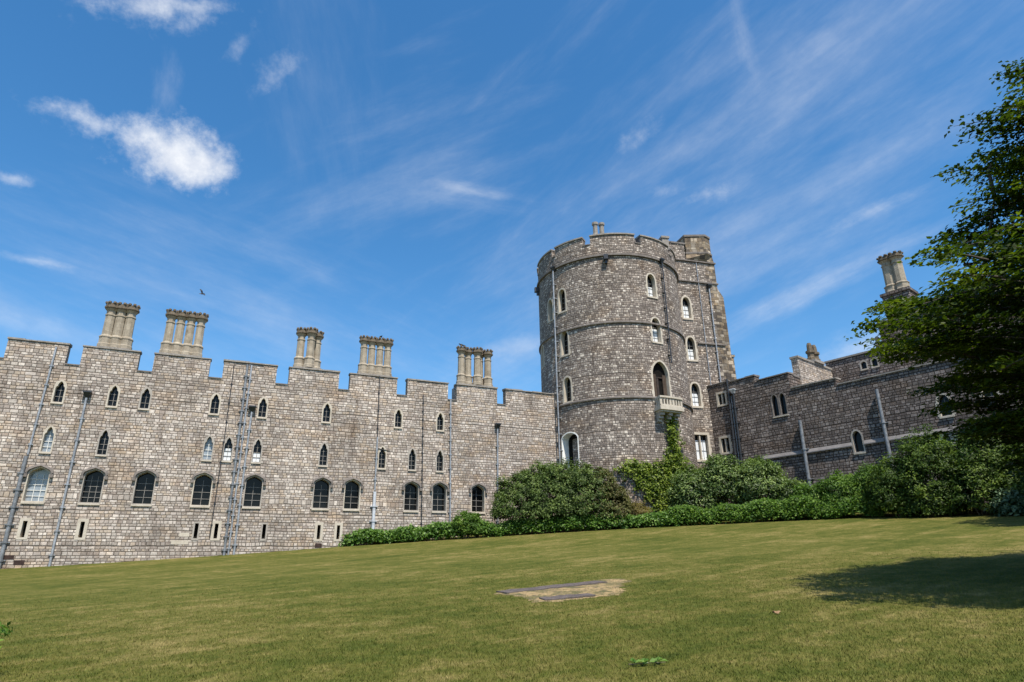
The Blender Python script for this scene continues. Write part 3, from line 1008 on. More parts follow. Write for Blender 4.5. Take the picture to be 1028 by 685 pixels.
def build_tower():
    root = empty('castle_tower', (TC[0], TC[1], 4.5), 'tall round grey stone tower with battlements, balcony and a square block behind its right side', 'tower')
    TOP, CR = 27.72, 26.98
    gaps = [(-128, -122), (-90, -86), (-55.6, -51.5), (-25.6, -19.6), (14.8, 20.0), (52, 57), (90, 95), (130, 135)]
    ol = [(th(-179.9), .5), (th(179.9), .5), (th(179.9), TOP)]
    for a, b in gaps[::-1]:
        ol += [(th(b), TOP), (th(b), CR), (th(a), CR), (th(a), TOP)]
    ol += [(th(-179.9), TOP)]
    common = dict(kind='round', t=.13, tb=.13, depth=.38, dress='dress', bars=(1, 3), hood=False)
    W_ = []
    for (a, z, w, h, pane, blind) in [(-46.3, 21.75, .72, 1.95, 'glass', 0), (-60.5, 21.45, .66, 1.85, 'glass', 0), (-45.5, 17.98, .72, 2.0, 'glass', 0),
                                      (-44.8, 14.12, .72, 1.95, 'glass', 0), (-78.5, 17.98, .68, 1.85, 'glass', 0),
                                      (26.3, 22.38, .78, 1.98, 'glass', .5), (26.8, 18.52, .82, 2.0, 'glass', .6)]:
        W_.append(WindowSpec(th(a), z, w, h, pane=pane, blind=blind, **common))
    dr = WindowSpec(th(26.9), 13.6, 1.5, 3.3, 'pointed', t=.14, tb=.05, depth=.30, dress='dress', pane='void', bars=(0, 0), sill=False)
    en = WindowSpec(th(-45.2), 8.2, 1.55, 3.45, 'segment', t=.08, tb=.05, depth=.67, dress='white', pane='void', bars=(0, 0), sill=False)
    allw = W_ + [dr, en]
    mb = MB()
    facade(mb, mpT, ol, [w.hole() for w in allw], .7, th(3.0))
    mb.build('wall', M['tower'], root)
    for w in W_:
        w.make(mpT, root)
    d = dr.make(mpT, root)
    d.name = 'balcony_door'
    k = MB()
    u = th(26.9)
    k.box(mpT, u - .66, u - .36, 13.6, 15.9, -.28, -.20)
    k.box(mpT, u + .30, u + .66, 13.6, 15.9, -.28, -.20)
    k.build('curtain', M['curtain'], d)
    k = MB()
    k.box(mpT, u - .29, u - .10, 13.6, 15.6, -.285, -.25)
    k.box(mpT, u - .62, u + .62, 15.62, 15.70, -.28, -.2)
    k.build('door_leaf', M['wood'], d)
    e = en.make(mpT, root)
    e.name = 'doorway'
    # string courses
    for z, hh, dd in ((25.78, .26, .16), (19.92, .2, .12), (13.86, .2, .12)):
        s = MB()
        s.box(mpT, th(-179.9), th(179.9), z, z + hh, -.04, dd, 120, .09)
        s.build('string_course', M['mould'], root)
    edges = [-179.9] + [x for g in gaps for x in g] + [179.9]
    for i in range(0, len(edges), 2):
        c = MB()
        n = max(2, int((edges[i + 1] - edges[i]) / 3))
        c.box(mpT, th(edges[i] - .3 if i else edges[i]), th(edges[i + 1] + .3 if i < len(edges) - 2 else edges[i + 1]), TOP + .002, TOP + .2, -.76, .09, n, .08)
        c.build('coping', M['coping'], root)
    for a, b in gaps:
        c = MB()
        c.box(mpT, th(a) + .01, th(b) - .01, CR + .002, CR + .12, -.72, .06, 2, .05)
        c.build('coping', M['coping_dark'], root)
    rf = MB()
    rf.lathe((TC[0], TC[1], 25.9), [(5.6, 0), (5.6, .15)], 48)
    rf.build('roof', M['leadroof'], root)
    # balcony
    uc = th(27.6)
    b = MB()
    b.box(mpT, uc - .98, uc + .98, 12.860, 13.140, -.02, .92, 6)
    b.box(mpT, uc - .88, uc + .88, 12.730, 12.858, -.02, .78, 6)
    b.box(mpT, uc - .9, uc + .9, 13.142, 13.260, .72, .86, 6)
    b.box(mpT, uc - .96, uc + .96, 13.760, 13.900, .68, .92, 6)
    for k in range(8):
        uu = uc - .86 + 1.72 * k / 7
        wd = .085 if k in (0, 3, 4, 7) else .05
        b.box(mpT, uu - wd, uu + wd, 13.262, 13.758, .73, .85)
    for sgn in (-1, 1):
        ua, ub = sorted((uc + sgn * .9, uc + sgn * .77))
        b.box(mpT, ua, ub, 13.762, 13.898, .0, .678)
        b.box(mpT, ua, ub, 13.142, 13.260, .0, .718)
        for q in (.15, .42):
            b.box(mpT, ua, ub, 13.262, 13.760, q, q + .12)
    bal = b.build('balcony', M['dress'], root)
    for du in (-.68, 0, .68):
        cb = MB()
        for q, (za, zb, dd) in enumerate(((12.510, 12.728, .62), (12.280, 12.508, .42), (12.080, 12.278, .22))):
            cb.box(mpT, uc + du - .16, uc + du + .16, za, zb, -.02, dd)
        cb.build('corbel', M['dress_grey'], bal)
    # spouts and pipes
    drainpipe(root, mpT, [(th(-52.6), 25.6), (th(-52.8), 20.3), (th(-53.4), 6)], .06, M['lead'], .22, True, hmat=M['iron'])
    drainpipe(root, mpT, [(th(37.6), 25.6), (th(37.0), 19.6), (th(36.6), 16.9)], .05, M['iron'], .22, True)
    for a, z in ((-8.3, 25.15), (-84, 24.9)):
        g = MB()
        g.box(mpT, th(a) - .16, th(a) + .16, z + .2, z + .62, -.02, .42)
        g.box(mpT, th(a) - .09, th(a) + .09, z - .1, z + .198, -.02, .24)
        g.build('spout', M['iron'], root)
    # roof chimneys
    st = MB()
    px, py = 8.1, 51.9
    mpc = planar(px, py, 80)
    st.box(mpc, -.62, .62, 26.06, 30.2, -.5, .3)
    st.box(mpc, -.70, .70, 30.202, 30.42, -.58, .38)
    s = st.build('chimney_stack', M['coping'], root)
    for du in (-.30, .32):
        p = MB()
        c = mpc(du, 30.422, -.1)
        p.lathe(c, [(.27, 0), (.27, .2), (.22, .25), (.21, 1.15), (.29, 1.2), (.29, 1.42), (.18, 1.42), (.18, 1.3)], 8, .4)
        p.build('flue', M['coping'], s)
    st = MB()
    st.box(planar(13.85, 51.5, 80), -.3, .3, 26.06, 29.75, -.3, .3)
    st.box(planar(13.85, 51.5, 80), -.38, .38, 29.752, 29.95, -.38, .38)
    st.build('chimney_stack', M['coping'], root)

    # square block
    E = 4.45
    ws = []
    cm = dict(kind='round', t=.15, tb=.16, depth=.34, dress='dress', bars=(1, 3))
    for (t_, z, w, h, bl) in ((1.08, 22.55, .74, 2.0, .62), (1.08, 18.7, .74, 2.05, .5), (1.0, 14.6, .78, 1.98, .58)):
        ws.append(WindowSpec(t_, z, w, h, blind=bl, **cm))
    ws.append(WindowSpec(.92, 10.12, 1.36, 2.05, 'rect', t=.2, tb=.18, depth=.3, dress='dress', bars=(3, 2), lights=2, blind=.8))
    mb = MB()
    facade(mb, mpF, [(-4, .5), (E, .5), (E, 28.18), (-4, 28.18)], [w.hole() for w in ws], .5)
    mb.box(mpF, -4, E - .002, .5, 28.1, -8.5, -.502)
    mb.build('block_wall', M['tower'], root)
    for w in ws:
        w.make(mpF, root)
    # warm quoins up the corner, set a hair proud
    q = MB()
    z = 1.0
    k = 0
    while z < 27.9:
        hh = random.uniform(.34, .46)
        q.box(mpF, E - (.95 if k % 2 else .55) + random.uniform(-.12, .1), E + .012, z, z + hh - .012, -.3, .014)
        z += hh
        k += 1
    q.build('quoins', M['warm'], root)
    for z, a, b in ((28.182, -3, E + .1), (26.1, -3, E + .1), (20.2, 1.75, E + .1)):
        s = MB()
        s.box(mpF, a, b, z, z + .2, -.3, .13, 1, .08)
        s.build('string_course', M['mould'], root)
    # parapet: plain wall on the left, a taller canted turret at the corner
    p = MB()
    p.box(mpF, -4, 1.55, 28.384, 29.9, -.6, -.02)
    p.box(mpF, -4, -3.4, 28.384, 29.9, -8.5, -.602)
    p.build('parapet', M['tower'], root)
    c = MB()
    for k in range(4):
        c.box(mpF, -1.3 + k * .75, -1.3 + k * .75 + .7, 29.902, 30.12, -.66, .05, 1, .06)
    c.build('coping', M['coping_dark'], root)

    def prism(plan, z0, z1, plan2=None):
        plan2 = plan2 or plan
        n = len(plan)
        m_ = MB()
        vs_ = [mpF(a, z0, b) for a, b in plan] + [mpF(a, z1, b) for a, b in plan2]
        m_.add(vs_, [[i, (i + 1) % n, n + (i + 1) % n, n + i] for i in range(n)] + [list(range(n, 2 * n)), list(range(n))[::-1]])
        return m_
    plan = [(1.75, -.08), (3.55, .42), (4.25, .05), (4.25, -2.2), (1.75, -2.2)]

    def grow(s_):
        cx = sum(a for a, b in plan) / 5
        cy = sum(b for a, b in plan) / 5
        return [(cx + (a - cx) * s_, cy + (b - cy) * s_) for a, b in plan]
    base = [(1.6, 0.0), (3.6, .1), (E, 0.0), (E, -2.5), (1.6, -2.5)]
    prism(base, 28.386, 28.98, grow(1.02)).build('turret_base', M['warm'], root)
    prism(grow(1.06), 28.982, 29.16).build('string_course', M['mould'], root)
    prism(plan, 29.162, 30.75).build('turret', M['warm'], root)
    prism(grow(1.06), 30.752, 30.95).build('coping', M['coping_dark'], root)
    # stepped buttress beyond the corner
    bt = MB()
    bt.box(mpF, E + .002, E + .62, .5, 25.0, -1.6, -.15)
    bt.add([mpF(E + .002, 25.0, -.15), mpF(E + .62, 25.0, -.15), mpF(E + .62, 25.0, -1.6), mpF(E + .002, 25.0, -1.6),
            mpF(E + .002, 26.0, -.15), mpF(E + .002, 26.0, -1.6)],
           [(0, 1, 4), (1, 2, 5, 4), (2, 3, 5)])
    bt.box(mpF, E + .622, E + .85, .5, 19.3, -1.5, -.2)
    bt.box(mpF, E + .622, E + .95, 19.302, 19.5, -1.6, -.12)
    bt.build('buttress', M['warm'], root)
    drainpipe(root, mpF, [(3.52, 25.6), (3.42, 10.5)], .06, M['lead'], .12, True, hmat=M['iron'])
    drainpipe(root, mpF, [(2.55, 28.1), (2.5, 12)], .035, M['lead'], .06)


build_tower()

# ------------------------------------------------------------------ RIGHT RANGE
mpR = planar(16.57, 52.88, 140.22)


def build_right_range():
    root = empty('castle_range', (*mpR(8, 4, 0)[:2], 4.0), 'dark stone range with stepped parapet and sloping band, right of the tower', 'castle building')
    ol = [(-.6, .5), (30, .5), (30, 14.05), (10.58, 14.05), (10.58, 14.55), (7.15, 14.55), (7.15, 15.78), (4.38, 15.72), (4.38, 16.25), (2.15, 16.25), (2.15, 16.35), (-.6, 16.35)]
    ws = [WindowSpec(1.22, 14.55, .66, .92, 'rect', t=.16, tb=.14, depth=.22, bars=(0, 0), lights=2),
          WindowSpec(1.02, 10.62, .74, 1.15, 'rect', t=.18, tb=.16, depth=.22, bars=(0, 0), lights=2),
          WindowSpec(5.74, 12.72, .46, 1.66, 'pointed', t=.09, tb=.12, depth=.25, dress='mould', bars=(0, 0)),
          WindowSpec(6.38, 12.72, .46, 1.66, 'pointed', t=.09, tb=.12, depth=.25, dress='mould', bars=(0, 0)),
          WindowSpec(11.25, 9.15, .62, 1.45, 'pointed', t=.10, tb=.14, depth=.32, dress='dress_grey', bars=(0, 0)),
          WindowSpec(16.9, 10.6, .62, 1.35, 'pointed', t=.12, tb=.12, depth=.3, bars=(1, 2)),
          WindowSpec(19.4, 11.3, .7, 1.5, 'pointed', t=.12, tb=.12, depth=.3, bars=(1, 2)),
          WindowSpec(16.55, 8.35, .5, 1.1, 'pointed', t=.18, tb=.14, depth=.3, bars=(0, 0)),
          WindowSpec(17.4, 8.35, .5, 1.1, 'pointed', t=.18, tb=.14, depth=.3, bars=(0, 0))]
    mb = MB()
    facade(mb, mpR, ol, [w.hole() for w in ws], .7)
    # thicker mass behind the middle parapet and the roof body
    mb.box(mpR, 4.4, 7.148, 12.8, 15.7, -2.3, -.702)
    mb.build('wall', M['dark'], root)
    for w in ws:
        w.make(mpR, root)
    # sloping offset: the lower wall is thicker
    b = MB()
    spans = [(4.2, 10.85), (11.68, 30)]
    for a, c in spans:
        b.box(mpR, a, c, 9.56, 9.90, -.02, .13, 1, .27)
    b.build('sloping_band', M['band'], root)
    for a, c, z, s in ((-.5, 2.12, 16.352, 'band'), (2.17, 4.42, 16.252, 'coping_dark'), (4.44, 7.2, 15.79, 'coping_dark'), (7.22, 10.63, 14.552, 'coping'), (10.64, 30, 14.052, 'coping')):
        k = MB()
        coping_run(k, mpR, a, c, z, z + .16, -.78, .08, .06)
        k.build('coping', M[s], root)
    k = MB()
    k.box(mpR, 4.44, 7.2, 15.702, 15.86, -2.35, -.79)
    k.build('coping', M['coping_dark'], root)
    # transverse parapet wall behind, lit on its end face
    t = MB()
    t.box(mpR, 6.75, 7.3, 12.8, 17.35, -7.4, -1.7)
    t.box(mpR, 7.16, 7.3, 12.8, 14.9, -1.698, -.72)
    t.build('cross_wall', M['pale'], root)
    k = MB()
    k.box(mpR, 6.68, 7.38, 17.352, 17.52, -7.5, -1.62)
    k.build('coping', M['coping'], root)
    s = MB()
    s.box(mpR, 6.5, 7.5, 17.522, 17.75, -5.9, -4.3)
    s = s.build('chimney_stack', M['coping'], root)
    for off in (5.55, 4.75):
        p = MB()
        p.lathe(mpR(7.0, 17.752, -off), [(.34, 0), (.34, .25), (.27, .32), (.26, .62), (.36, .68), (.36, .86), (.22, .9), (.2, 1.35), (.14, 1.55)], 8, .3)
        p.build('flue', M['flue_cap'], s)
    r = MB()
    r.box(mpR, .0, 29.5, 12.5, 12.8, -7.4, -.71)
    r.build('roof', M['leadroof'], root)
    drainpipe(root, mpR, [(1.98, 16.5), (2.0, 15.3), (1.78, 6.0)], .085, M['iron'], .14)
    drainpipe(root, mpR, [(2.42, 15.2), (2.28, 6.0)], .085, M['iron'], .14, True, hmat=M['whitelead'])
    drainpipe(root, mpR, [(2.14, 15.0), (2.05, 6.0)], .03, M['lead'], .06)
    drainpipe(root, mpR, [(7.56, 12.0), (7.42, 4.5)], .13, M['bluelead'], .2, bracket=2.5)
    drainpipe(root, mpR, [(13.22, 13.1), (13.14, 5)], .12, M['bluelead'], .2, bracket=2.5)


build_right_range()


def build_rear_range():
    mpB = back(mpR, 7.4)
    root = empty('castle_range', (*mpB(16, 4, 0)[:2], 4.0), 'stone building with tall twin chimney rising behind, half hidden by the tree', 'castle building')
    ws = [WindowSpec(9.9, 16.85, .42, .62, 'pointed', t=.1, tb=.1, depth=.2, bars=(0, 0), dress='dress_grey'),
          WindowSpec(10.75, 16.85, .42, .62, 'pointed', t=.1, tb=.1, depth=.2, bars=(0, 0), dress='dress_grey')]
    mb = MB()
    facade(mb, mpB, [(6.9, .5), (11.6, .5), (11.6, 18.1), (6.9, 18.1)], [w.hole() for w in ws], .6)
    mb.box(mpB, 11.6, 32, .5, 20.2, -7, .0)
    mb.box(mpB, 7.0, 11.598, .5, 17.2, -7, -.602)
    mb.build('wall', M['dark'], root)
    for w in ws:
        w.make(mpB, root)
    c = MB()
    c.box(mpB, 6.85, 11.6, 18.102, 18.3, -.68, .08, 1, .06)
    c.build('coping', M['coping'], root)
    c = MB()
    c.box(mpB, 11.55, 32, 20.202, 20.4, -.68, .08, 1, .06)
    c.build('coping', M['coping'], root)
    s = MB()
    s.box(mpB, 12.35, 14.35, 20.402, 22.3, -1.7, .02)
    s.box(mpB, 12.25, 14.45, 22.302, 22.55, -1.8, .12)
    st = s.build('chimney_stack', M['dark'], root)
    for u in (12.98, 13.72):
        p = mpB(u, 0, -.8)
        flue(st, (p[0], p[1]), 22.552, 26.0, 1.5, R_(22.5 + 40))
    p = MB()
    p.lathe(mpB(11.2, 18.302, -.3), [(.22, 0), (.22, .3), (.15, .36), (.15, .8), (.2, .85), (.12, 1.0)], 8)
    p.build('chimney_pot', M['flue'], root)


build_rear_range()


# ------------------------------------------------------------------ planting
def shrub(name, label, cat, ells, clumps, per, leaf, cr, mat, aspect=.5, flat=.75, fold=.15, zmin=None, up=.6, spread=(.72, 1.10), tvar=.28, group=None, branch=True, mat2=None, sel2=None):
    c0 = np.mean([e[:2] for e in ells], 0)
    base = (float(c0[0]), float(c0[1]), float(gz(c0[0], c0[1])))
    root = empty(name, base, label, cat, group)
    E = np.array(ells, float)
    wts = E[:, 3] * E[:, 4] + E[:, 3] * E[:, 5] + E[:, 4] * E[:, 5]
    wts = wts / wts.sum()
    P, Nn, T = [], [], []
    got = 0
    tries = 0
    while got < clumps and tries < clumps * 6:
        tries += 1
        e = E[rng.choice(len(E), p=wts)]
        dv = rng.normal(size=3)
        dv /= np.linalg.norm(dv)
        if dv[2] < -.35:
            continue
        lump = 1 + .22 * noise.noise(Vector((dv[0] * 2.6 + e[0], dv[1] * 2.2 + e[1], dv[2] * 2.2)))
        p = e[:3] + dv * e[3:6] * rng.uniform(*spread) * lump
        q = (p - E[:, :3]) / E[:, 3:6]
        if (np.sum(q * q, 1) < .42).any():
            continue
        g = gz(p[0], p[1])
        if p[2] < g + .06:
            continue
        got += 1
        r = cr * rng.uniform(.6, 1.35)
        k = int(per * rng.uniform(.7, 1.3))
        o = rng.normal(size=(k, 3)) * np.array([1, 1, flat]) * r * .55
        pp = p + o
        nn = dv / e[3:6]
        nn = nn / np.linalg.norm(nn)
        N_ = nn * .8 + np.array([0, 0, up]) + rng.normal(size=(k, 3)) * .6 + o / max(r, .01) * .5
        t = np.clip(.5 + rng.normal() * tvar + rng.normal(size=k) * .13, 0, 1)
        P.append(pp)
        Nn.append(N_)
        T.append(t)
    P, Nn, T = np.concatenate(P), np.concatenate(Nn), np.concatenate(T)
    ok = P[:, 2] > gz(P[:, 0], P[:, 1]) + .02
    P, Nn, T = P[ok], Nn[ok], T[ok]
    if mat2 is not None:
        s2 = sel2(P)
        foliage('foliage', P[~s2], Nn[~s2], leaf, T[~s2], mat, root, aspect, fold)
        f2 = foliage('foliage', P[s2], Nn[s2], leaf, T[s2], mat2, root, aspect, fold)
        f2['label'] = 'russet tinged leaves at one side'
    else:
        foliage('foliage', P, Nn, leaf, T, mat, root, aspect, fold)
    if branch:
        mb = MB()
        for e in E:
            for k in range(7):
                a = rng.uniform(0, 2 * math.pi)
                b0 = Vector((e[0] + .15 * math.cos(a), e[1] + .15 * math.sin(a), float(gz(e[0], e[1])) - .05))
                dv = Vector((math.cos(a) * rng.uniform(.2, .8), math.sin(a) * rng.uniform(.2, .8), rng.uniform(.2, .75)))
                tip = Vector(e[:3]) + Vector((dv.x * e[3], dv.y * e[4], dv.z * e[5])) * .9
                mid = b0.lerp(tip, .5) + Vector((0, 0, .1))
                mb.tube([b0, mid, tip], [.05, .035, .012], 5)
        mb.build('stem', M['stem'], root)
    return root


shrub('shrub', 'large dense rounded evergreen shrub in front of the tower foot and its doorway', 'shrub',
      [(0.9, 45.2, 5.9, 2.2, 1.5, 2.3), (2.6, 45.4, 6.2, 2.3, 1.6, 2.55), (5.0, 45.2, 6.15, 2.0, 1.5, 2.4), (6.6, 44.9, 5.4, 1.3, 1.2, 1.9)],
      1150, 64, .15, .27, M['shrub_leaf'], .5, mat2=M['russet_leaf'], sel2=lambda P: (P[:, 0] + rng.normal(size=len(P)) * .7) > 6.0)
shrub('shrub', 'small rounded green bush standing in the leafy border against the pale range', 'shrub',
      [(-3.25, 44.3, 4.55, .95, .8, .95), (-2.5, 44.4, 4.4, .6, .6, .6)], 150, 45, .13, .2, M['bright_leaf'])
shrub('rhododendron', 'big glossy rhododendron bush under the two light window right of the climber', 'shrub',
      [(12.3, 44.9, 6.2, 1.6, 1.4, 2.0), (14.3, 44.6, 6.7, 1.9, 1.5, 2.1), (16.3, 43.6, 6.5, 1.7, 1.4, 2.0), (17.8, 42.9, 5.6, 1.2, 1.2, 1.5)],
      950, 54, .20, .33, M['rhodo_leaf'], .38, up=.8)
shrub('shrub', 'low bright green bush below the lancet window, between the rhododendron and the large right shrub', 'shrub',
      [(18.6, 41.6, 5.3, 1.5, 1.2, 1.2), (20.2, 40.4, 5.5, 1.4, 1.2, 1.5), (21.5, 39.4, 5.7, 1.2, 1.1, 1.6)],
      560, 55, .14, .28, M['bright_leaf'])
shrub('shrub', 'large dark green shrub at the far right below the pale band of the wall', 'shrub',
      [(21.9, 37.6, 5.3, 1.5, 1.3, 2.0), (23.4, 36.4, 6.0, 1.9, 1.5, 2.5), (24.6, 35.0, 5.0, 1.7, 1.3, 1.7), (25.6, 35.0, 6.2, 1.9, 1.5, 2.5), (26.6, 33.9, 4.9, 1.8, 1.3, 1.7), (28.0, 33.6, 6.2, 2.0, 1.6, 2.7), (22.9, 36.3, 4.8, 1.5, 1.2, 1.3)],
      1500, 64, .15, .34, M['darkgreen_leaf'])
shrub('shrub', 'grey green leafed low bush at the right edge under the trees', 'shrub',
      [(25.2, 33.2, 4.3, 1.1, .8, .85), (26.8, 32.2, 4.3, 1.1, .8, .9)], 200, 40, .2, .28, M['glaucous_leaf'], .5)
shrub('ornamental_grass', 'tan coloured wispy dry plant at the foot of the tower beside the climber', 'plant',
      [(8.5, 45.2, 5.2, .65, .5, .85)], 90, 40, .22, .22, M['straw_leaf'], .12, up=1.2, branch=False)


def border(name, label, line, depth, height, n, leaf, mat, cat='border plants', hvar=.35, aspect=.6):
    """low planting along a polyline: many small clumps of leaves"""
    line = np.array(line, float)
    seg = np.linalg.norm(np.diff(line, axis=0), axis=1)
    cum = np.concatenate([[0], np.cumsum(seg)])
    P, Nn, T = [], [], []
    for k in range(n):
        s = rng.uniform(0, cum[-1])
        i = min(np.searchsorted(cum, s) - 1, len(seg) - 1)
        i = max(i, 0)
        f = (s - cum[i]) / seg[i]
        b = line[i] * (1 - f) + line[i + 1] * f
        t = (line[i + 1] - line[i]) / seg[i]
        nrm = np.array([-t[1], t[0]])
        w = rng.uniform(0, 1)
        hh = height * (1 + hvar * noise.noise(Vector((s * .55, 3.1, 0))) * 2) * min(1, .45 + w * 2.2) * min(1, .5 + min(s, cum[-1] - s) * .8)
        p2 = b + nrm * (w * depth + .15 * noise.noise(Vector((s * 1.3, 0, 5))))
        p = np.array([p2[0], p2[1], gz(p2[0], p2[1]) + hh * (1 - rng.uniform(0, .8) ** 2 * .95)])
        m_ = rng.integers(16, 30)
        o = rng.normal(size=(m_, 3)) * np.array([.16, .16, .10])
        P.append(p + o)
        Nn.append(np.array([-nrm[0] * .5, -nrm[1] * .5, .9]) + rng.normal(size=(m_, 3)) * .55)
        T.append(np.clip(.5 + rng.normal() * .22 + rng.normal(size=m_) * .15, 0, 1))
    P, Nn, T = np.concatenate(P), np.concatenate(Nn), np.concatenate(T)
    ok = P[:, 2] > gz(P[:, 0], P[:, 1]) + .01
    o = foliage(name, P[ok], Nn[ok], leaf, T[ok], mat, None, aspect, .12)
    tag(o, label, cat, None, 'stuff')
    return o


border('ground_cover', 'low strip of bright leafy border plants along the foot of the pale range and round shrub',
       [(-11.0, 43.0), (-5.7, 43.9), (0.2, 44.25), (5.4, 43.9), (8.9, 43.35), (10.6, 42.6)], .9, .75, 3400, .19, M['border_leaf'])
border('ground_cover', 'low bright green hedge strip in front of the rhododendron and right hand bushes',
       [(9.6, 43.1), (12.5, 42.0), (16.5, 40.6), (20.0, 38.7), (22.2, 37.0)], 1.1, .95, 2800, .16, M['bright_leaf'])


def climber():
    root = empty('climbing_plant', (*mpT(th(22), 4.6, .1)[:2], 4.6), 'yellow green climbing plant spreading up the tower wall below the balcony', 'climbing plant')
    tips = []
    paths = []
    base_u = th(24)
    main = [(th(22), 4.6), (th(25), 6.5), (th(29), 8.5), (th(31), 10.0), (th(31.5), 11.5), (th(30.5), 12.6)]
    paths.append((main, .9, .34))
    paths.append(([(th(20), 4.6), (th(20), 6.5), (th(23), 8.0), (th(28), 9.2)], .8, .40))
    paths.append(([(th(16), 4.6), (th(13), 6.2), (th(9), 7.6), (th(7), 8.6), (th(2), 8.5), (th(-4), 8.3)], .85, .34))
    paths.append(([(th(9), 8.6), (th(14), 8.8), (th(20), 9.0)], .5, .35))
    paths.append(([(th(28), 4.6), (th(31), 6.5), (th(34), 8.5), (th(34), 10)], .9, .42))
    paths.append(([(th(25), 4.6), (th(24), 6.4), (th(19), 7.4), (th(22), 8.9)], .9, .40))
    paths.append(([(th(6), 8.6), (th(0), 8.9), (th(-8), 8.5)], .6, .3))
    paths.append(([(th(4), 8.4), (th(3), 7.2)], .5, .2))
    paths.append(([(th(12), 8.2), (th(14), 6.8), (th(17), 5.6)], .3, .2))
    mb = MB()
    P, Nn, T = [], [], []
    for pts, dens, wid in paths:
        mb.tube([mpT(u, z, .06) for u, z in pts], [.05 - .035 * i / len(pts) for i in range(len(pts))], 6)
        for (a, b) in zip(pts[:-1], pts[1:]):
            L = math.hypot(b[0] - a[0], b[1] - a[1])
            for k in range(int(L * 26 * dens)):
                f = rng.uniform()
                u = a[0] + (b[0] - a[0]) * f + rng.normal() * wid
                z = a[1] + (b[1] - a[1]) * f + rng.normal() * wid * .7
                m_ = rng.integers(12, 24)
                dpt = abs(rng.normal()) * .14 + .06
                c = np.array(mpT(u, z, dpt))
                nn = c - np.array(mpT(u, z, 0))
                nn /= np.linalg.norm(nn)
                o = rng.normal(size=(m_, 3)) * .12
                o -= np.minimum(o @ nn, 0)[:, None] * nn * .6
                P.append(c + o)
                Nn.append(nn * .8 + np.array([0, 0, .6]) + rng.normal(size=(m_, 3)) * .5)
                T.append(np.clip(.5 + rng.normal() * .25 + rng.normal(size=m_) * .15, 0, 1))
    mb.build('stem', M['stem'], root)
    foliage('foliage', np.concatenate(P), np.concatenate(Nn), .16, np.concatenate(T), M['ivy_leaf'], root, .8, .1)


climber()


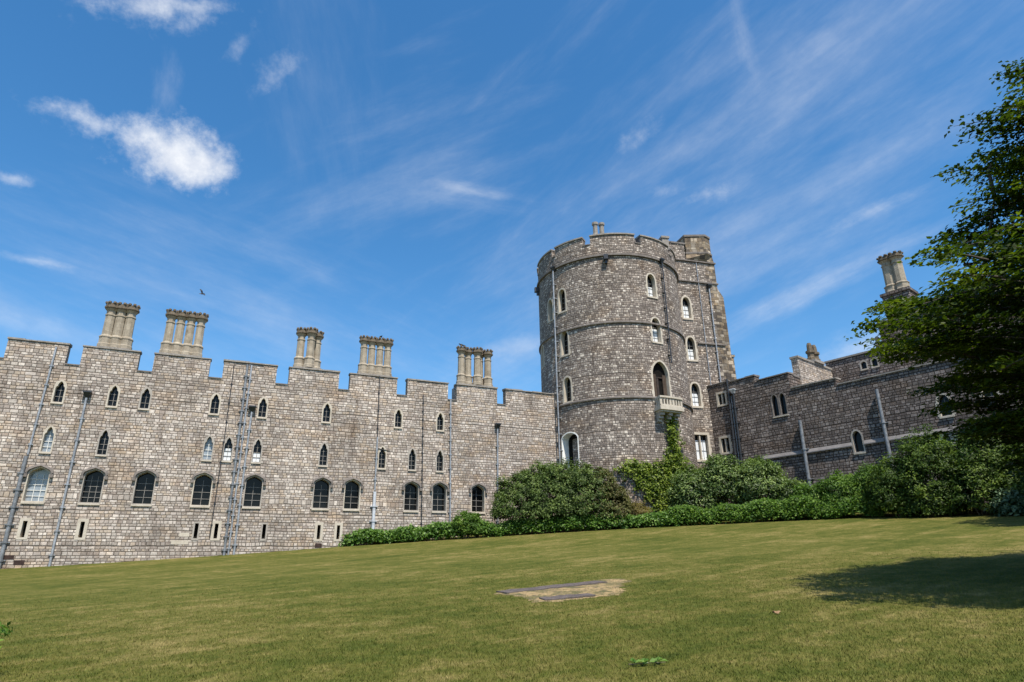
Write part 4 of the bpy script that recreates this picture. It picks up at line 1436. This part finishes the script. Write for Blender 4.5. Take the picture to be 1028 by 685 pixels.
def tree(name, label, x, y, crown, trunk_r, n_spray, per, leaf, mat, seed, profile, spray_r=.75, limbs=9):
    """tapered trunk, limbs and layered sprays of single leaves through the crown's volume"""
    r_ = np.random.default_rng(seed)
    z0 = float(gz(x, y))
    root = empty(name, (x, y, z0), label, 'tree')
    cx, cy, cz, rx, ry, rz = crown
    top = Vector((cx, cy, cz + rz * .75))
    tp = [Vector((x, y, z0 - .2)), Vector((x + .1, y, z0 + 1.2)), Vector((x, y + .15, z0 + 3)), Vector(((x + cx) / 2, (y + cy) / 2, cz)), top]
    mb = MB()
    mb.tube(tp, [trunk_r * 1.35, trunk_r, trunk_r * .85, trunk_r * .5, .05], 12)
    mb.build('trunk', M['bark'], root)
    br = MB()
    limb = []
    for k in range(limbs):
        a = 2 * math.pi * (k + r_.uniform(-.2, .2)) / limbs * 2.4
        f = .25 + .65 * k / limbs
        st = tp[2].lerp(tp[4], f * .8)
        el = r_.uniform(-.05, .5)
        e = Vector((cx + rx * .75 * math.cos(a), cy + ry * .75 * math.sin(a), min(cz + rz * .8, st.z + rx * .5 * el + .8)))
        mid = st.lerp(e, .5) + Vector((0, 0, .5))
        br.tube([st, mid, e], [trunk_r * .36, trunk_r * .2, .03], 7)
        limb.append((st, mid, e))
    nodes = []
    for st, mid, e in limb:
        for q in (.3, .5, .7, .85, 1.0):
            nodes.append((st.lerp(mid, q * 2) if q < .5 else mid.lerp(e, q * 2 - 1)))
    base_n = len(nodes)
    # second order branches fill the crown
    for k in range(130):
        d = r_.normal(size=3)
        d /= np.linalg.norm(d)
        f = r_.uniform(.35, .9)
        c = Vector((cx + d[0] * rx * f, cy + d[1] * ry * f, cz + d[2] * rz * f))
        if c.z < gz(c.x, c.y) + 2.0:
            continue
        i = min(range(len(nodes)), key=lambda q: (nodes[q] - c).length + (.6 if q >= base_n else 0))
        a = nodes[i]
        m1 = a.lerp(c, .4) + Vector((r_.normal() * .18, r_.normal() * .18, .15 + r_.normal() * .12))
        m2 = a.lerp(c, .75) + Vector((r_.normal() * .18, r_.normal() * .18, .12 + r_.normal() * .1))
        br.tube([a, m1, m2, c], [.045, .035, .024, .008], 5, False)
        nodes += [m1, m2, c]
    nn_ = np.array([tuple(q) for q in nodes])
    P, Nn, T = [], [], []
    got = 0
    pz = [q[0] for q in profile]
    pr = [q[1] for q in profile]
    while got < n_spray:
        zc = r_.uniform(pz[0], pz[-1])
        R1 = float(np.interp(zc, pz, pr))
        if r_.uniform() > R1 / max(pr):
            continue
        an = r_.uniform(0, 2 * math.pi)
        d = np.array([math.cos(an), math.sin(an), 0.0])
        lump = 1 + .20 * noise.noise(Vector((d[0] * 2.2 + seed, d[1] * 2.2, zc * .42))) + .16 * noise.noise(Vector((d[0] * 6 + seed, d[1] * 6, zc * .95)))
        rr = (r_.uniform(.12, 1) ** .5) * lump * R1
        c = np.array([cx + d[0] * rr, cy + d[1] * rr * .68, zc + r_.normal() * .15])
        if c[2] < gz(c[0], c[1]) + 1.5:
            continue
        # gaps: leave out whole pockets of the crown
        if noise.noise(Vector((c[0] * .6 + seed, c[1] * .6, c[2] * 1.0))) < -.20:
            continue
        got += 1
        out = d
        lat = np.cross(out, [0, 0, 1.0])
        # a bough: a drooping line carrying flat leafy fans on both sides
        Lb = spray_r * r_.uniform(.7, 1.3)
        swing = r_.normal() * .45
        dirh = out * math.cos(swing) + lat * math.sin(swing)
        side = np.cross(dirh, [0, 0, 1.0])
        rise = r_.uniform(.05, .30)
        droop = r_.uniform(.25, .6)
        tip = c
        bt = r_.normal() * .16
        pts = []
        for q in np.linspace(0, 1, 9):
            pts.append(tip - dirh * Lb * (1 - q) + np.array([0, 0, rise * q * Lb - droop * Lb * .5 * q * q]))
        pts = np.array(pts) - (pts[-1] - tip)
        br.tube([tuple(p) for p in pts[::2]], [.022, .017, .012, .008, .004], 4, False)
        for q in range(8):
            f = r_.uniform(.1, 1.0)
            i = min(int(f * 8), 7)
            p = pts[i] + (pts[i + 1] - pts[i]) * (f * 8 - i)
            s_ = r_.choice([-1, 1]) * r_.uniform(.0, .55) * Lb * .42 * (1.15 - f)
            p = p + side * s_ + np.array([0, 0, -abs(s_) * .22])
            k = int(per * r_.uniform(.6, 1.3))
            o = (r_.uniform(-1, 1, (k, 1)) * dirh + r_.uniform(-1, 1, (k, 1)) * side) * .30 + r_.normal(size=(k, 3)) * .035
            P.append(p + o)
            Nn.append(np.array([0, 0, 1.25]) + dirh * .35 + r_.normal(size=(k, 3)) * .42)
            T.append(np.clip(.46 + bt + r_.normal() * .10 + r_.normal(size=k) * .15, 0, 1))
    br.build('branch', M['bark'], root)
    foliage('crown', np.concatenate(P), np.concatenate(Nn), leaf, np.concatenate(T), mat, root, .62, .12, .2)
    return root


tree('broadleaf_tree', 'large broadleaf tree reaching in from the right with layered green sprays, shading the lawn',
     15.6, 10.6, (15.0, 11.6, 7.9, 6.2, 6.2, 4.6), .38, 1900, 24, .125, M['tree_leaf'], 5,
     [(3.2, 5.2), (4.2, 6.6), (5.5, 7.5), (6.8, 8.0), (8.0, 6.7), (10.0, 5.2), (11.8, 4.1), (13.2, 2.4), (14, .5)], 1.7, 11)
tree('broadleaf_tree', 'shadowy tree at the right edge standing on the lawn in front of the dark shrub',
     28.4, 26.5, (27.8, 26.5, 10.0, 6.4, 6.0, 5.2), .3, 500, 20, .2, M['darkgreen_leaf'], 9,
     [(5.0, 4.0), (6.5, 5.8), (9, 6.2), (11.5, 5), (13.5, 3), (15.2, .6)], 1.9, 9)

# foreground bush just entering at the left edge
shrub('shrub', 'green bush in the near left foreground, only its leaf tips showing', 'shrub',
      [(-7.44, 9.1, .85, .62, .6, .5)], 90, 30, .07, .14, M['bright_leaf'], .6)


# ------------------------------------------------------------------ things on the lawn
def ground_frame(x, y):
    e = .2
    n = Vector((-(gz(x + e, y) - gz(x - e, y)) / (2 * e), -(gz(x, y + e) - gz(x, y - e)) / (2 * e), 1)).normalized()
    return n


def slab(label, p0, p1, w, seed):
    rr = random.Random(seed)
    a, b = Vector((p0[0], p0[1], 0)), Vector((p1[0], p1[1], 0))
    t = (b - a).normalized()
    s = Vector((-t.y, t.x, 0))
    n = 14
    mb = MB()
    topL, topR = [], []
    for k in range(n + 1):
        c = a.lerp(b, k / n)
        for side, lst in ((-1, topR), (1, topL)):
            q = c + s * (side * w / 2 + rr.uniform(-.05, .05)) + t * rr.uniform(-.03, .03)
            lst.append(Vector((q.x, q.y, float(gz(q.x, q.y)) + .032 + rr.uniform(-.008, .008))))
    for k in range(n):
        mb.quad(topR[k], topR[k + 1], topL[k + 1], topL[k])
    dn = Vector((0, 0, -.12))
    loop = topR + topL[::-1]
    for i in range(len(loop)):
        p, q = loop[i], loop[(i + 1) % len(loop)]
        mb.quad(p + dn, q + dn, q, p)
    o = mb.build('stone_slab', M['slab'])
    o.data.transform(Matrix.Translation(-Vector((a.x, a.y, float(gz(a.x, a.y))))))
    o.location = (a.x, a.y, float(gz(a.x, a.y)))
    tag(o, label, 'stone slab', None)
    return o


slab('longer worn grey slab set flush in the dry patch of lawn', (-.38, 16.9), (2.25, 18.2), .55, 1)
slab('shorter worn grey slab on the nearer side of the dry patch of lawn', (.55, 15.2), (1.72, 15.55), .5, 2)


PATCH = []


def dry_patch():
    global PATCH
    m, n, b = new_mat('dry_patch')
    P = n.node('ShaderNodeTexCoord').outputs['Object']
    f = n.noise(P, 14, 5, .7)
    g = n.noise(P, 2.0, 4, .6)
    c = n.ramp(f, [(.30, (.11, .085, .03)), (.46, (.27, .19, .085)), (.70, (.42, .30, .15))])
    c = n.mix(n.smooth(g, .48, .62), c, (.15, .12, .048, 1))
    c = n.mix(n.smooth(n.noise(P, 3.2, 5, .7), .50, .60), c, (.085, .080, .026, 1))
    c = n.mix(n.smooth(n.noise(P, 6.0, 4, .6), .55, .66), c, (.10, .075, .045, 1))
    n.put(b.inputs['Base Color'], c)
    b.inputs['Roughness'].default_value = .95
    n.put(b.inputs['Normal'], n.node('ShaderNodeBump', {'Height': f, 'Strength': .8, 'Distance': .03}).outputs[0])
    ctr = np.array([1.1, 16.8])
    ol = PATCH = [(-.62, 16.75), (-.1, 16.3), (.30, 15.6), (.35, 14.9), (.9, 14.85), (1.7, 15.1), (2.35, 15.5), (2.5, 16.3), (2.75, 17.3), (3.0, 18.8), (2.4, 18.85), (1.6, 18.3), (.7, 17.7), (-.2, 17.3)]
    mb = MB()
    pts = []
    for i in range(len(ol)):
        a, c_ = np.array(ol[i]), np.array(ol[(i + 1) % len(ol)])
        for k in range(14):
            q = a + (c_ - a) * k / 14
            q = q + rng.normal(size=2) * np.array([.06, .05]) + .16 * np.array([noise.noise(Vector((q[0] * 3, q[1] * 3, 1))), noise.noise(Vector((q[0] * 3, q[1] * 3, 7)))])
            pts.append(q)
    rings = [1.0, .66, .33]
    vs_ = []
    for r in rings:
        for q in pts:
            w = ctr + (q - ctr) * r
            vs_.append((w[0], w[1], float(gz(w[0], w[1])) + (.004 if r == 1.0 else .010)))
    vs_.append((ctr[0], ctr[1], float(gz(*ctr)) + .010))
    N = len(pts)
    fs = []
    for j in range(2):
        for i in range(N):
            fs.append((j * N + i, j * N + (i + 1) % N, (j + 1) * N + (i + 1) % N, (j + 1) * N + i))
    fs += [(2 * N + i, 2 * N + (i + 1) % N, 3 * N) for i in range(N)]
    mb.add(vs_, fs)
    o = mb.build('dry_grass', m)
    tag(o, 'scorched straw coloured patch of turf around the two stone slabs', 'dry grass', None, 'stuff')


dry_patch()


def blades():
    """short turf on the near lawn, thinning with distance"""
    n = 420000
    az = rng.uniform(-R_(43), R_(43), n)
    d = 6.0 + 22.0 * rng.uniform(0, 1, n) ** 1.35
    x, y = d * np.sin(az), d * np.cos(az)
    jx, jy = x + rng.normal(size=n) * .16, y + rng.normal(size=n) * .22
    ins = np.zeros(n, bool)
    j = len(PATCH) - 1
    for i in range(len(PATCH)):
        xi, yi = PATCH[i]
        xj, yj = PATCH[j]
        ins ^= ((yi > jy) != (yj > jy)) & (jx < (xj - xi) * (jy - yi) / (yj - yi + 1e-12) + xi)
        j = i
    keep = ~ins | (rng.uniform(size=n) < .16)
    keep &= rng.uniform(size=n) > np.clip((d - 15) / 12.5, 0, 1)
    x, y, d = x[keep], y[keep], d[keep]
    n = len(x)
    z = gz(x, y)
    h = rng.uniform(.014, .042, n) * (1 + .35 * (rng.uniform(size=n) > .93))
    a = rng.uniform(0, 2 * np.pi, n)
    w = rng.uniform(.0025, .005, n) * (1 + d * .02)
    lean = rng.uniform(.2, 1.3, n) * h
    la = rng.uniform(0, 2 * np.pi, n)
    A = np.stack([x - np.cos(a) * w, y - np.sin(a) * w, z - .003], 1)
    B = np.stack([x + np.cos(a) * w, y + np.sin(a) * w, z - .003], 1)
    C = np.stack([x + np.cos(la) * lean, y + np.sin(la) * lean, z + h], 1)
    V = np.stack([A, B, C], 1).reshape(-1, 3)
    F = np.arange(3 * n).reshape(-1, 3)
    t = np.repeat(np.clip(rng.normal(.5, .22, n), 0, 1), 3)
    o = quick_mesh('grass', V, F, M['blade'], None, t)
    tag(o, 'short mown grass blades on the near part of the lawn', 'grass', None, 'stuff')


blades()


def leaf_heap():
    x, y = 1.52, 8.35
    root = empty('leafy_sprig', (x, y, float(gz(x, y))), 'small sprig of broad green leaves lying on the near lawn', 'sprig')
    n = 20
    P = np.stack([x + rng.uniform(-.21, .21, n), y + rng.normal(size=n) * .035, np.zeros(n)], 1)
    P[:, 2] = gz(P[:, 0], P[:, 1]) + .055
    foliage('leaves', P, np.array([0, -.3, 1.0]) + rng.normal(size=(n, 3)) * .35, .085, rng.uniform(.3, 1, n), M['border_leaf'], root, .6, .15)
    mb = MB()
    q = [(x + a, y + .02 * math.sin(a * 9), float(gz(x + a, y)) + .03) for a in (-.22, -.1, .02, .12, .22)]
    mb.tube(q, [.006, .006, .005, .004, .003], 5)
    mb.build('stem', M['stem'], root)


leaf_heap()


def fallen_leaf():
    x, y = 4.37, 11.72
    z = float(gz(x, y))
    mb = MB()
    pts = []
    for k in range(14):
        a = 2 * math.pi * k / 14
        r = .075 * (1.0 if k % 2 else .62) * (1.25 if 3 < k < 7 else 1)
        pts.append((x + r * math.cos(a), y + r * math.sin(a) * .8, z + .035 + .022 * math.cos(2 * a)))
    c = (x, y, z + .05)
    mb.add(pts + [c], [(i, (i + 1) % 14, 14) for i in range(14)])
    o = mb.build('fallen_leaf', M['fallen_leaf'])
    o.data.transform(Matrix.Translation((-x, -y, -z)))
    o.location = (x, y, z)
    tag(o, 'single curled brown fallen leaf on the lawn', 'leaf')


fallen_leaf()


# ------------------------------------------------------------------ birds
def bird(loc, label, flying, group=None, rot=0.0):
    bm = bmesh.new()
    bmesh.ops.create_uvsphere(bm, u_segments=14, v_segments=10, radius=1)
    for v in bm.verts:
        t = v.co.x
        k = .42 * (1 - .25 * t) if t < .4 else .36
        v.co = Vector((t * .17, v.co.y * .075 * (1 - .15 * t), v.co.z * .075 + (.03 * t if not flying else 0)))
    h = bmesh.ops.create_uvsphere(bm, u_segments=10, v_segments=8, radius=.05)
    off = Vector((.17, 0, .06 if not flying else .015))
    for v in h['verts']:
        v.co = v.co + off
    bk = bmesh.ops.create_cone(bm, segments=6, radius1=.016, radius2=.002, depth=.06, cap_ends=True)
    for v in bk['verts']:
        c = v.co.copy()
        v.co = Vector((c.z + off.x + .06, c.y, c.x + off.z))
    # tail
    vs_ = [bm.verts.new(p) for p in ((-.14, .03, .01), (-.14, -.03, .01), (-.31, -.05, -.01), (-.31, .05, -.01), (-.14, .03, -.012), (-.14, -.03, -.012), (-.31, -.05, -.02), (-.31, .05, -.02))]
    for f in ((0, 1, 2, 3), (7, 6, 5, 4), (0, 3, 7, 4), (1, 5, 6, 2), (3, 2, 6, 7), (0, 4, 5, 1)):
        bm.faces.new([vs_[i] for i in f])
    if flying:
        for s in (-1, 1):
            pr = [(.09, .04, .03), (-.08, .04, .03), (-.13, .24, .17), (.07, .24, .18), (-.15, .43, .20), (-.02, .45, .21)]
            up = [bm.verts.new((a, b * s, c)) for a, b, c in pr]
            lo = [bm.verts.new((a, b * s, c - .012)) for a, b, c in pr]
            for q in ((0, 1, 2, 3), (3, 2, 4, 5)):
                bm.faces.new([up[i] for i in q])
                bm.faces.new([lo[i] for i in q][::-1])
            rim = [0, 1, 2, 4, 5, 3]
            for i in range(6):
                a, b = rim[i], rim[(i + 1) % 6]
                bm.faces.new([up[a], lo[a], lo[b], up[b]])
    else:
        for s in (-1, 1):
            lg = bmesh.ops.create_cone(bm, segments=5, radius1=.008, radius2=.008, depth=.1, cap_ends=True)
            for v in lg['verts']:
                v.co = v.co + Vector((0, .03 * s, -.10))
    bmesh.ops.recalc_face_normals(bm, faces=bm.faces)
    me = bpy.data.meshes.new('bird')
    bm.to_mesh(me)
    bm.free()
    me.materials.append(M['bird'])
    o = bpy.data.objects.new('bird', me)
    COL.objects.link(o)
    o.location = loc
    o.rotation_euler = (0, 0, rot)
    tag(o, label, 'bird', group)
    return o


b = bird((-31.7, 60.2, 29.1), 'small dark bird flying in the blue sky above the pale range', True, None, R_(25))
b.rotation_euler = (R_(55), R_(-20), R_(60))
b.scale = (1.05, 1.05, 1.05)
p = mpL(9.15, 0, -1.12)
bird((p[0], p[1], 18.40), 'tiny dark bird perched on the four flue chimney, third flue', False, None, R_(120))
p = mpL(15.5, 0, -1.07)
bird((p[0], p[1], 18.55), 'tiny dark bird perched on the leftmost flue of the chimney nearest the tower', False, None, R_(200))
